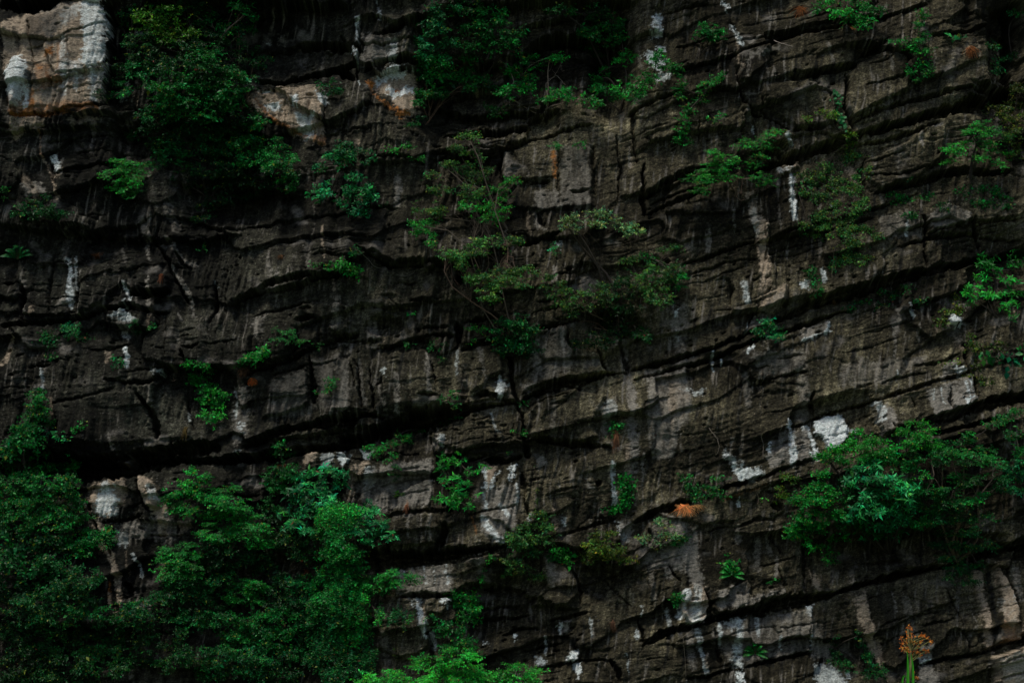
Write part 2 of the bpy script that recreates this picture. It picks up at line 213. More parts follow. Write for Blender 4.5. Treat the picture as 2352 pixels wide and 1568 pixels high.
# hollows: (tile, x, y, rx, ry, depth)
HOLLOWS = [
('A0',1400,1000,700,450,.35), ('A0',820,500,120,420,.5), ('A0',1850,300,450,250,.6), ('A0',1500,1400,400,150,.5), ('B0',1000,450,500,380,.6), ('B0',1850,400,160,420,.6), ('B0',400,60,220,80,.4),
('C0',2250,300,140,420,.7), ('C0',640,1040,120,70,.5), ('C0',2000,700,250,70,.4), ('B1',310,665,135,75,.55), ('B1',345,470,60,25,.12), ('A1',30,300,80,200,.3),
('A1',1400,150,200,160,.3), ('A2',550,60,450,140,.4), ('B1',550,1270,350,80,.3), ('B2',1230,900,260,90,.35), ('B2',1780,900,150,120,.3), ('C2',1400,680,400,110,.35), ('A2',1500,1200,900,600,.3),
('C1',330,890,130,50,.2), ('C0',640,400,60,60,.15), ('B2',1080,1150,260,160,.25), ('B2',700,600,60,80,.2), ('C0',700,980,100,40,.3), ('C2',2250,680,150,60,.5), ('B1',1850,650,200,120,.35), ('B0',560,800,300,90,.25),
('B2',1500,1200,200,60,.25), ('C1',2200,150,250,160,.3)]
# raised faces: (tile, polygon, height, edge softness)
RAISED = [
('A0', [(60,120),(330,60),(540,-30),(700,-30),(718,100),(702,430),(690,680),(480,720),(320,755),(180,750),(60,700),(30,600),(20,400),(0,200)], .06, 40),
('A0', [(80,375),(150,380),(205,480),(180,560),(110,700),(70,720),(40,640),(30,500)], .2, 20),
('A0', [(1630,640),(1740,570),(1900,560),(2150,550),(2190,620),(2170,800),(2195,960),(2000,900),(1870,820),(1720,740)], .15, 10),
('B0', [(1120,980),(1300,900),(1500,860),(1700,840),(1720,1380),(1400,1400),(1120,1380)], .18, 14),
('C0', [(460,350),(700,280),(900,215),(1140,180),(1220,260),(1220,420),(1050,460),(820,500),(600,560),(440,560),(400,440)], .25, 14),
('C0', [(1170,500),(1240,420),(1420,330),(1560,370),(1600,480),(1560,620),(1420,680),(1200,800),(1140,720)], .3, 12),
('C0', [(590,560),(900,540),(1060,600),(1080,700),(1080,830),(820,850),(680,740),(600,660)], .15, 14), ('C0', [(680,1120),(820,1060),(850,1050),(850,1110),(800,1130),(700,1180)], .25, 8),
('C0', [(1290,1080),(1600,930),(1700,830),(1820,850),(1800,1050),(1660,1180),(1380,1280),(1290,1200)], .2, 14), ('C0', [(1700,1440),(1830,1370),(1990,1430),(2010,1567),(1720,1567)], .2, 10),
('C0', [(740,860),(800,900),(800,960),(780,1010),(740,960)], .2, 10),
('A1', [(515,280),(720,220),(760,290),(940,180),(1000,250),(1120,330),(1130,430),(1000,430),(880,430),(800,380),(690,520),(540,600)], .25, 12),
('A1', [(900,1080),(1110,1050),(1230,1120),(1270,1240),(1290,1440),(1080,1440),(1040,1300),(950,1160)], .15, 12), ('A1', [(350,1200),(600,1150),(780,1110),(890,1120),(1000,1280),(1040,1450),(700,1480),(400,1430)], .15, 14),
('A1', [(1740,620),(1970,540),(2100,520),(2352,540),(2352,700),(2200,750),(1900,860),(1700,900)], .15, 14), ('A1', [(1830,1020),(2060,960),(2080,1200),(1900,1280),(1760,1300)], .18, 12),
('B1', [(190,620),(270,600),(280,700),(290,760),(200,790),(185,700)], .25, 16), ('B1', [(60,640),(110,640),(140,700),(120,740),(0,740),(-60,690)], .18, 14),
('B1', [(0,900),(120,880),(150,1040),(160,1240),(-40,1250)], .2, 10), ('B1', [(320,860),(600,830),(660,1060),(680,1190),(400,1280),(320,1250),(300,1000)], .2, 12),
('B1', [(830,860),(1040,790),(1110,880),(1115,990),(1040,1020),(900,1140),(850,1060)], .22, 12), ('B1', [(1300,740),(1540,670),(1560,830),(1730,850),(1800,990),(1550,1030),(1300,1100),(1230,1140)], .22, 12),
('B1', [(1260,1280),(1340,1180),(1600,1100),(1800,1150),(1730,1300),(1750,1430),(1600,1460),(1290,1420)], .3, 16), ('B1', [(820,1340),(1030,1290),(1080,1380),(1200,1440),(1240,1500),(900,1540),(680,1480),(600,1420)], .22, 12),
('C1', [(550,-20),(625,-20),(640,200),(700,350),(760,420),(700,580),(560,600),(550,300)], .2, 12), ('C1', [(470,810),(560,760),(1060,640),(1040,720),(820,800),(600,900),(480,950)], .12, 12),
('C1', [(1330,1190),(1620,1110),(1990,1010),(2040,1190),(1870,1280),(1720,1300),(1500,1380),(1400,1420),(1340,1290)], .28, 9), ('C1', [(930,1310),(1040,1275),(1130,1275),(1160,1330),(1250,1390),(1150,1450),(1100,1500),(1040,1520),(1000,1420),(940,1400)], .2, 8),
('C1', [(1840,640),(1870,605),(1910,640),(1940,650),(1900,680),(1850,670)], .25, 10), ('C1', [(980,560),(1280,500),(1650,560),(1700,650),(1450,1100),(1000,1180),(600,1100),(1000,750)], .12, 30), ('C1', [(1720,1440),(1890,1390),(2352,1290),(2352,1420),(2040,1500),(1780,1530)], .2, 12),
('A2', [(590,330),(620,220),(750,180),(850,190),(850,300),(900,370),(830,440),(720,480),(630,430)], .14, 30), ('A2', [(920,180),(1030,200),(1090,270),(1090,340),(1060,400),(980,380),(950,300)], .25, 16),
('A2', [(2050,30),(2150,-10),(2300,0),(2352,60),(2330,130),(2200,140),(2060,130)], .25, 14),
('B2', [(380,470),(640,430),(700,480),(680,620),(500,650),(330,640)], .25, 10), ('B2', [(390,790),(780,760),(1100,700),(1120,760),(1060,900),(860,900),(780,970),(600,960),(390,990)], .3, 8),
('B2', [(960,110),(1210,100),(1220,360),(1220,560),(1100,620),(980,560),(960,400)], .1, 10), ('B2', [(720,640),(820,610),(860,640),(840,660),(730,670)], .3, 12), ('B2', [(1370,700),(1540,790),(1610,870),(1630,960),(1540,1040),(1300,1040),(1400,900),(1360,800)], .3, 14),
('B2', [(590,1010),(720,990),(770,1010),(740,1060),(700,1110),(600,1090)], .3, 10), ('B2', [(400,980),(540,990),(600,1160),(620,1280),(580,1350),(400,1400)], .2, 10), ('B2', [(2080,480),(2352,400),(2352,1190),(2200,1210),(2050,900),(2000,600)], .15, 24),
('B2', [(1540,1360),(1620,1350),(1620,1410),(1540,1430)], .25, 8), ('B2', [(1600,1430),(1800,1410),(1850,1567),(1590,1567)], .15, 8), ('B2', [(1490,1150),(1570,1130),(1560,1200),(1510,1250),(1490,1210)], .15, 10),
('C2', [(40,1080),(50,960),(130,900),(230,920),(240,1020),(210,1160),(110,1175)], .3, 10), ('C2', [(250,1060),(270,960),(500,870),(530,960),(740,920),(770,970),(560,1050),(300,1110)], .3, 9),
('C2', [(0,470),(200,330),(640,200),(780,420),(660,450),(640,540),(760,720),(740,880),(520,860),(300,930),(0,960)], .1, 30), ('C2', [(900,780),(980,840),(1040,900),(1080,940),(1000,960),(930,930)], .22, 12),
('C2', [(1140,980),(1300,950),(1400,1480),(1300,1440),(1200,1200)], .18, 9), ('C2', [(2010,800),(2100,800),(2160,1330),(2090,1340),(2060,1050)], .2, 9), ('C2', [(2180,760),(2260,900),(2320,1100),(2340,1270),(2160,1310),(2200,1000)], .3, 9),
('C2', [(2130,1390),(2500,1270),(2500,1750),(2190,1750)], .9, 12), ('C2', [(640,1120),(930,1060),(930,1240),(720,1270)], .12, 9),
]
# mineral stains: (kind, tile, polygon, strength)
STAINS = [
('t','A0',[(60,120),(330,60),(540,-30),(690,-30),(715,100),(700,430),(690,680),(480,720),(320,760),(180,760),(60,720),(30,600),(20,400),(0,200)],1),
('w','A0',[(550,-30),(680,-30),(718,90),(705,240),(700,420),(600,460),(560,420),(570,240),(540,110)],.75), ('w','A0',[(90,370),(150,380),(205,480),(190,560),(120,700),(70,720),(40,640),(30,500)],.9),
('g','A0',[(300,60),(520,0),(540,120),(330,260),(260,240)],.8), ('w','A0',[(400,100),(540,20),(550,80),(430,160)],.3), ('w','A0',[(590,470),(700,450),(680,620),(600,600)],.3), ('g','A0',[(260,560),(420,520),(440,680),(300,720)],.6), ('d','A0',[(190,130),(420,60),(400,200),(250,330),(180,260)],.55), ('w','A0',[(420,430),(560,420),(560,520),(380,520)],.35), ('o','A0',[(240,420),(330,420),(360,560),(260,600)],.35), ('d','A0',[(170,470),(240,480),(260,560),(190,570)],.8), ('o','A0',[(30,640),(320,700),(640,690),(660,740),(300,780),(60,780)],.35), ('o','A0',[(310,330),(370,330),(350,375),(305,370)],1), ('t','A0',[(60,780),(170,780),(150,880),(110,930),(60,945),(50,850)],1.1), ('o','A0',[(170,590),(220,600),(240,760),(150,760)],.7), ('w','A0',[(150,590),(190,600),(190,690),(150,720)],.8),
('t','A0',[(180,760),(300,780),(300,860),(190,860)],.9), ('t','A0',[(440,790),(600,760),(660,755),(640,820),(460,835)],.5), ('w','A0',[(325,1040),(360,1035),(395,1110),(360,1130)],1), ('t','A0',[(360,1155),(410,1125),(380,1190)],.9), ('o','A0',[(250,740),(320,720),(310,760)],.8),
('w','A0',[(770,470),(830,470),(820,600),(760,630)],.6), ('g','A0',[(130,1230),(260,1210),(330,1290),(180,1310)],1), ('w','A0',[(880,150),(930,155),(925,175),(890,170)],.5), ('w','A0',[(1760,205),(1785,200),(1780,222)],.5), ('g','A0',[(1840,150),(1890,150),(1890,210),(1840,200)],.7),
('t','A0',[(1630,640),(1740,570),(1900,560),(2150,550),(2190,620),(2200,700),(2160,800),(2195,965),(2110,950),(2000,900),(1870,820),(1720,740)],1.15),
('w','A0',[(1780,680),(1870,660),(1880,730),(1790,745)],1), ('w','A0',[(1960,630),(1990,640),(1990,690),(1950,695)],1), ('w','A0',[(2110,600),(2190,600),(2200,700),(2130,680)],1), ('w','A0',[(1990,740),(2100,760),(2110,900),(2060,920),(1990,850)],.7), ('o','A0',[(2100,900),(2180,900),(2190,960),(2110,940)],.6), ('w','A0',[(1740,575),(1790,570),(1800,590),(1760,600)],.8),
('g','B0',[(150,210),(290,230),(420,280),(420,380),(330,440),(170,460)],.9), ('w','B0',[(350,290),(410,290),(400,400),(340,430)],.45),
('t','B0',[(200,560),(250,510),(370,450),(530,480),(520,620),(555,750),(450,775),(380,720),(340,650),(230,625)],1.1), ('w','B0',[(240,540),(370,445),(490,465),(420,510),(260,575)],.9), ('w','B0',[(340,600),(500,560),(500,610),(400,660),(350,650)],.9), ('o','B0',[(370,710),(480,740),(430,775),(380,750)],.9), ('o','B0',[(190,550),(240,545),(215,600)],.9), ('o','B0',[(390,585),(420,585),(415,610),(390,610)],.9),
('w','B0',[(2120,95),(2180,95),(2185,170),(2120,180)],1), ('w','B0',[(2115,185),(2185,185),(2195,240),(2110,250)],1), ('w','B0',[(2060,360),(2150,330),(2205,400),(2170,470),(2110,450)],.8), ('w','B0',[(2140,500),(2200,480),(2250,500),(2220,545),(2150,545)],.9), ('w','B0',[(2140,300),(2200,290),(2200,340),(2150,345)],.7),
('g','B0',[(1320,1270),(1480,1260),(1500,1390),(1320,1390)],.7), ('g','B0',[(1510,960),(1700,950),(1710,1380),(1500,1380)],.45), ('g','B0',[(1120,980),(1160,960),(1150,1200),(1110,1200)],.5), ('g','B0',[(1300,1400),(1370,1430),(1390,1540),(1330,1520)],.7),
('w','C0',[(320,10),(360,8),(380,60),(345,65)],.9), ('g','C0',[(470,260),(570,238),(540,285),(490,295)],1), ('t','C0',[(680,1115),(800,1065),(850,1040),(850,1105),(800,1120),(700,1180)],1), ('w','C0',[(700,1130),(800,1080),(790,1110),(710,1160)],.5), ('g','C0',[(470,740),(510,750),(530,820),(480,810)],.6), ('g','C0',[(1700,830),(1810,820),(1790,845),(1710,855)],1.2),
('w','C0',[(520,1400),(550,1405),(580,1500),(560,1600),(530,1500)],1.1), ('g','C0',[(480,1300),(560,1290),(600,1500),(630,1600),(500,1500)],.6), ('g','C0',[(1400,1440),(1620,1400),(1680,1600),(1350,1600)],.45), ('g','C0',[(1700,1450),(1830,1370),(1990,1440),(1980,1500),(1720,1567)],.7), ('w','C0',[(1040,1375),(1060,1370),(1050,1395)],.6), ('g','C0',[(440,380),(700,300),(700,340),(500,420)],.6), ('g','C0',[(490,600),(580,620),(540,680),(480,670)],.6),
('w','C1',[(840,405),(910,380),(885,445),(840,440)],.9), ('t','C1',[(545,-20),(620,-20),(640,200),(655,330),(600,440),(560,440),(560,200)],.85), ('t','C1',[(560,440),(760,410),(740,500),(660,580),(560,610)],.6),
('w','C1',[(1838,645),(1850,615),(1870,603),(1910,640),(1945,648),(1900,685),(1850,672)],1.15), ('g','C1',[(815,700),(1050,640),(1060,660),(1045,725),(840,800)],.8), ('w','C1',[(1030,690),(1050,650),(1062,650),(1055,710),(1000,735),(850,780),(860,765),(1000,720)],.7), ('w','C1',[(1900,955),(1950,948),(1955,990),(1900,988)],1),
('t','C1',[(1880,740),(1925,725),(1940,840),(1900,850)],.9), ('g','C1',[(1800,960),(1880,900),(1960,980),(1790,1050)],.7), ('g','C1',[(1970,880),(2010,890),(2030,960),(1980,975)],1), ('g','C1',[(1330,1195),(1400,1190),(1500,1330),(1400,1420),(1345,1300)],1), ('w','C1',[(1340,1200),(1390,1200),(1410,1330),(1370,1330)],.45),
('g','C1',[(1680,1110),(1990,1015),(2035,1190),(1870,1270),(1740,1290)],1), ('w','C1',[(1945,1175),(1980,1170),(1975,1220),(1945,1235)],.9), ('w','C1',[(930,1310),(1040,1275),(1130,1275),(1160,1330),(1252,1392),(1170,1410),(1150,1450),(1100,1500),(1040,1522),(1000,1420),(940,1400)],1.2),
('w','C1',[(760,1300),(810,1320),(800,1350),(758,1342)],.8), ('w','C1',[(850,1350),(900,1340),(940,1420),(980,1567),(930,1567),(900,1430)],.75), ('g','C1',[(700,1380),(900,1350),(930,1600),(620,1600),(640,1470)],.7), ('w','C1',[(625,1500),(655,1460),(650,1550)],.8), ('g','C1',[(-200,980),(-100,950),(120,990),(130,1200),(60,1300),(0,1567),(-160,1567)],.6), ('t','C1',[(-60,990),(60,1000),(110,1150),(60,1300),(-30,1250)],.4),
('g','C1',[(1100,950),(1400,900),(1700,880),(1500,1050),(1100,1100)],.35), ('g','C1',[(500,860),(880,830),(900,960),(600,1030)],.4),
('w','C1',[(60,1090),(200,1085),(190,1125),(140,1130)],.35), ('w','C1',[(340,1500),(460,1600),(420,1640),(330,1560)],.3),
('t','A2',[(590,330),(610,230),(750,188),(852,200),(850,300),(800,430),(720,475),(630,425)],1.1), ('t','A2',[(590,330),(610,230),(750,188),(852,200),(850,300),(800,430),(720,475),(630,425)],.8), ('w','A2',[(640,270),(770,235),(800,330),(770,400),(700,455),(650,400)],.9), ('w','A2',[(760,400),(800,375),(810,430),(740,470)],.6),
('t','A2',[(920,180),(1030,200),(1090,270),(1090,340),(1130,360),(1130,440),(1110,555),(1060,500),(1000,380),(950,300)],1.2), ('w','A2',[(990,220),(1070,260),(1080,340),(1010,330)],.6), ('w','A2',[(1050,440),(1130,420),(1100,550),(1060,510)],.5), ('w','A2',[(790,520),(870,560),(870,640),(800,640)],.35), ('t','A2',[(1190,500),(1290,380),(1310,360),(1280,540),(1200,580)],.5), ('g','A2',[(800,480),(1180,440),(1180,620),(820,600)],.7),
('w','A2',[(1570,0),(1610,0),(1590,30)],.7), ('t','A2',[(2035,20),(2150,-20),(2110,80),(2050,120)],1), ('w','A2',[(2150,40),(2230,15),(2240,90),(2180,110)],.5), ('w','A2',[(2260,10),(2340,20),(2360,80),(2300,100)],.6), ('t','A2',[(2310,200),(2360,190),(2352,330),(2300,380)],.9),
('w','B2',[(0,10),(90,30),(80,90),(30,105)],.75), ('w','B2',[(160,-5),(235,-5),(210,50),(170,55)],1.05), ('t','B2',[(40,170),(160,60),(210,60),(130,200),(60,330),(30,330)],.9), ('w','B2',[(180,110),(250,130),(240,240),(170,280)],.4), ('g','B2',[(90,200),(300,100),(640,60),(640,380),(300,400),(130,330)],.7),
('t','B2',[(968,100),(1080,100),(1060,200),(1010,292),(972,265)],1), ('w','B2',[(968,130),(1000,120),(1000,280),(975,265)],.7), ('w','B2',[(1155,110),(1205,100),(1190,205),(1160,210)],.8), ('g','B2',[(960,280),(1220,200),(1225,560),(1100,640),(970,560)],.9), ('w','B2',[(1090,150),(1060,200),(1020,280),(1005,285),(1070,150)],.6),
('g','B2',[(390,790),(780,765),(770,970),(390,990)],.7), ('w','B2',[(530,990),(560,985),(570,1100),(600,1180),(608,1255),(575,1260),(545,1130)],1.1), ('w','B2',[(725,995),(765,1000),(745,1062),(725,1040)],.75), ('w','B2',[(680,1000),(705,1000),(720,1040),(700,1030)],.6), ('w','B2',[(500,980),(515,985),(515,1060),(500,1040)],.6),
('w','B2',[(1560,1350),(1622,1350),(1617,1412),(1530,1425),(1545,1380)],1.0), ('w','B2',[(1590,1430),(1640,1425),(1620,1540),(1600,1500)],.7), ('w','B2',[(1330,1380),(1400,1410),(1390,1450),(1340,1445)],.5), ('w','B2',[(1490,1160),(1520,1150),(1510,1225),(1492,1215)],.8), ('g','B2',[(1500,1150),(1570,1130),(1560,1200),(1510,1240)],.7), ('w','B2',[(1185,1235),(1205,1235),(1200,1275)],.6), ('w','B2',[(985,1292),(1010,1290),(1005,1310)],.5),
('g','B2',[(1340,40),(1400,40),(1400,110),(1330,130)],1), ('g','B2',[(2070,600),(2200,420),(2352,500),(2352,800),(2100,800)],.5), ('t','B2',[(1440,390),(1480,400),(1480,540),(1450,530)],.5), ('w','B2',[(1505,440),(1530,440),(1530,520),(1510,525)],.6), ('w','B2',[(1870,480),(1920,500),(1950,600),(1920,640),(1900,570)],.7), ('g','B2',[(1870,480),(2000,480),(1980,600),(1920,640)],.7), ('g','B2',[(1700,210),(1660,190),(1690,280),(1730,260)],.9),
('w','C2',[(50,960),(100,930),(110,1020),(200,1060),(215,1150),(110,1172),(40,1080)],.8), ('t','C2',[(40,960),(130,900),(230,920),(240,1020),(210,1160),(110,1170),(40,1080)],.6), ('g','C2',[(-60,480),(60,500),(160,560),(200,900),(120,920),(40,820),(-60,700)],.8),
('g','C2',[(270,960),(490,880),(520,970),(740,930),(750,970),(560,1040),(280,1090)],.7), ('w','C2',[(890,1040),(950,1025),(935,1080),(920,1118)],.8), ('w','C2',[(320,1150),(480,1120),(440,1190),(420,1240),(360,1190)],.55), ('w','C2',[(380,1290),(420,1300),(460,1440),(400,1420)],.6), ('t','C2',[(360,1240),(420,1240),(430,1320),(390,1300)],.5),
('g','C2',[(260,1160),(930,1060),(1000,1240),(900,1350),(400,1440),(260,1300)],.4), ('g','C2',[(700,1110),(800,1090),(790,1160),(720,1170)],.9), ('g','C2',[(720,1200),(930,1160),(930,1220),(740,1260)],.6), ('w','C2',[(965,1300),(1010,1290),(1045,1330),(1000,1350)],.6), ('g','C2',[(930,1280),(1080,1290),(1090,1400),(940,1400)],.7),
('w','C2',[(930,1440),(1060,1430),(1200,1600),(940,1600),(960,1500)],.4), ('w','C2',[(1160,1500),(1200,1495),(1210,1540),(1170,1530)],.7), ('t','C2',[(1200,985),(1300,960),(1330,1100),(1390,1300),(1420,1480),(1380,1480),(1280,1280)],.7), ('g','C2',[(1650,1290),(1760,1300),(1730,1430),(1640,1380)],.9), ('w','C2',[(1640,1395),(1730,1410),(1690,1432)],.6), ('g','C2',[(1640,1450),(1760,1440),(1800,1600),(1650,1600)],.9),
('t','C2',[(1990,780),(2100,800),(2120,1000),(2160,1330),(2090,1345),(2060,1050)],.95), ('t','C2',[(2170,760),(2240,860),(2300,1060),(2345,1270),(2200,1310),(2200,1000)],1.15), ('w','C2',[(2190,1000),(2280,960),(2300,1180),(2230,1200)],.35), ('t','C2',[(2130,1390),(2500,1270),(2500,1700),(2190,1700)],1.4), ('t','C2',[(2130,1390),(2500,1270),(2500,1700),(2190,1700)],.9), ('w','C2',[(2160,1400),(2450,1310),(2450,1520),(2180,1560)],.12), ('t','C2',[(2170,760),(2240,860),(2300,1060),(2345,1270),(2200,1310),(2200,1000)],.8), ('o','C2',[(2200,1150),(2290,1200),(2310,1270),(2220,1280)],.35),
('w','C2',[(345,20),(400,80),(460,120),(590,130),(605,165),(520,222),(440,205)],.55), ('w','C2',[(778,0),(820,0),(825,90),(800,110)],.85), ('w','C2',[(930,-10),(975,0),(975,50),(945,50)],.8), ('g','C2',[(620,40),(720,20),(700,130),(630,130)],1), ('t','C2',[(900,790),(950,830),(1000,940),(960,950),(920,900)],.6), ('t','C2',[(1190,800),(1230,880),(1220,900),(1180,880)],.7), ('w','C2',[(415,1480),(450,1480),(470,1560),(430,1560)],.8),
('o','C2',[(300,340),(420,300),(620,230),(620,240),(400,330)],.25), ('o','C0',[(1080,170),(1200,175),(1190,230),(1140,200)],.5), ('o','B0',[(1440,1000),(1480,1000),(1480,1190),(1460,1200)],.55), ('g','A1',[(1680,620),(1790,590),(1750,760),(1700,760)],.9),
('g','A1',[(1560,1080),(1680,1050),(1660,1400),(1580,1500),(1560,1300)],.7), ('w','A1',[(1600,1320),(1640,1340),(1620,1400)],.6), ('g','A1',[(390,480),(450,470),(480,540),(380,550)],.9), ('w','A1',[(730,600),(830,550),(890,640),(850,660),(790,600)],.65), ('g','A1',[(780,640),(890,640),(860,760),(800,740)],.7), ('w','A1',[(1010,970),(1110,980),(1100,1005),(1040,995)],.5),
('g','A1',[(1800,1060),(2060,960),(2080,1280),(1850,1300)],.35), ('g','A1',[(2100,900),(2352,850),(2352,1250),(2120,1250)],.4), ('g','A1',[(1200,770),(1280,780),(1260,830),(1210,820)],.8), ('g','B1',[(190,640),(270,620),(285,760),(200,770)],1), ('t','B1',[(190,790),(280,780),(260,825),(200,820)],.9), ('g','B1',[(0,780),(160,770),(160,800),(0,800)],.7),
('w','B1',[(1050,1030),(1100,1020),(1150,1060),(1100,1160),(1070,1120)],.55), ('g','B1',[(1230,1060),(1290,1080),(1290,1150),(1240,1110)],.8), ('w','B1',[(1800,1190),(1860,1190),(1870,1250),(1820,1300),(1790,1350),(1800,1250)],.6), ('g','B1',[(1950,1000),(2010,1100),(2010,1567),(1960,1567),(1940,1200)],1), ('g','B1',[(1730,1200),(1870,1190),(1870,1400),(1780,1420)],.6), ('w','B1',[(680,1430),(720,1430),(710,1500),(690,1480)],.5), ('g','B1',[(1290,740),(1540,670),(1600,980),(1300,1090)],.35), ('w','B1',[(290,970),(320,960),(320,1010)],.5), ('g','B1',[(270,1060),(310,1060),(320,1250),(290,1200)],.7), ('w','B1',[(1470,100),(1500,100),(1500,160),(1475,160)],.6),
('w','B1',[(2260,540),(2290,545),(2290,600),(2265,600)],.7), ('w','B1',[(2280,700),(2300,700),(2300,770),(2280,765)],.8), ('g','C1',[(-30,520),(60,540),(70,800),(-10,800)],.4), ('w','C1',[(10,545),(35,550),(30,600),(10,600)],.5), ('w','C1',[(15,720),(45,720),(35,765)],.7),
]
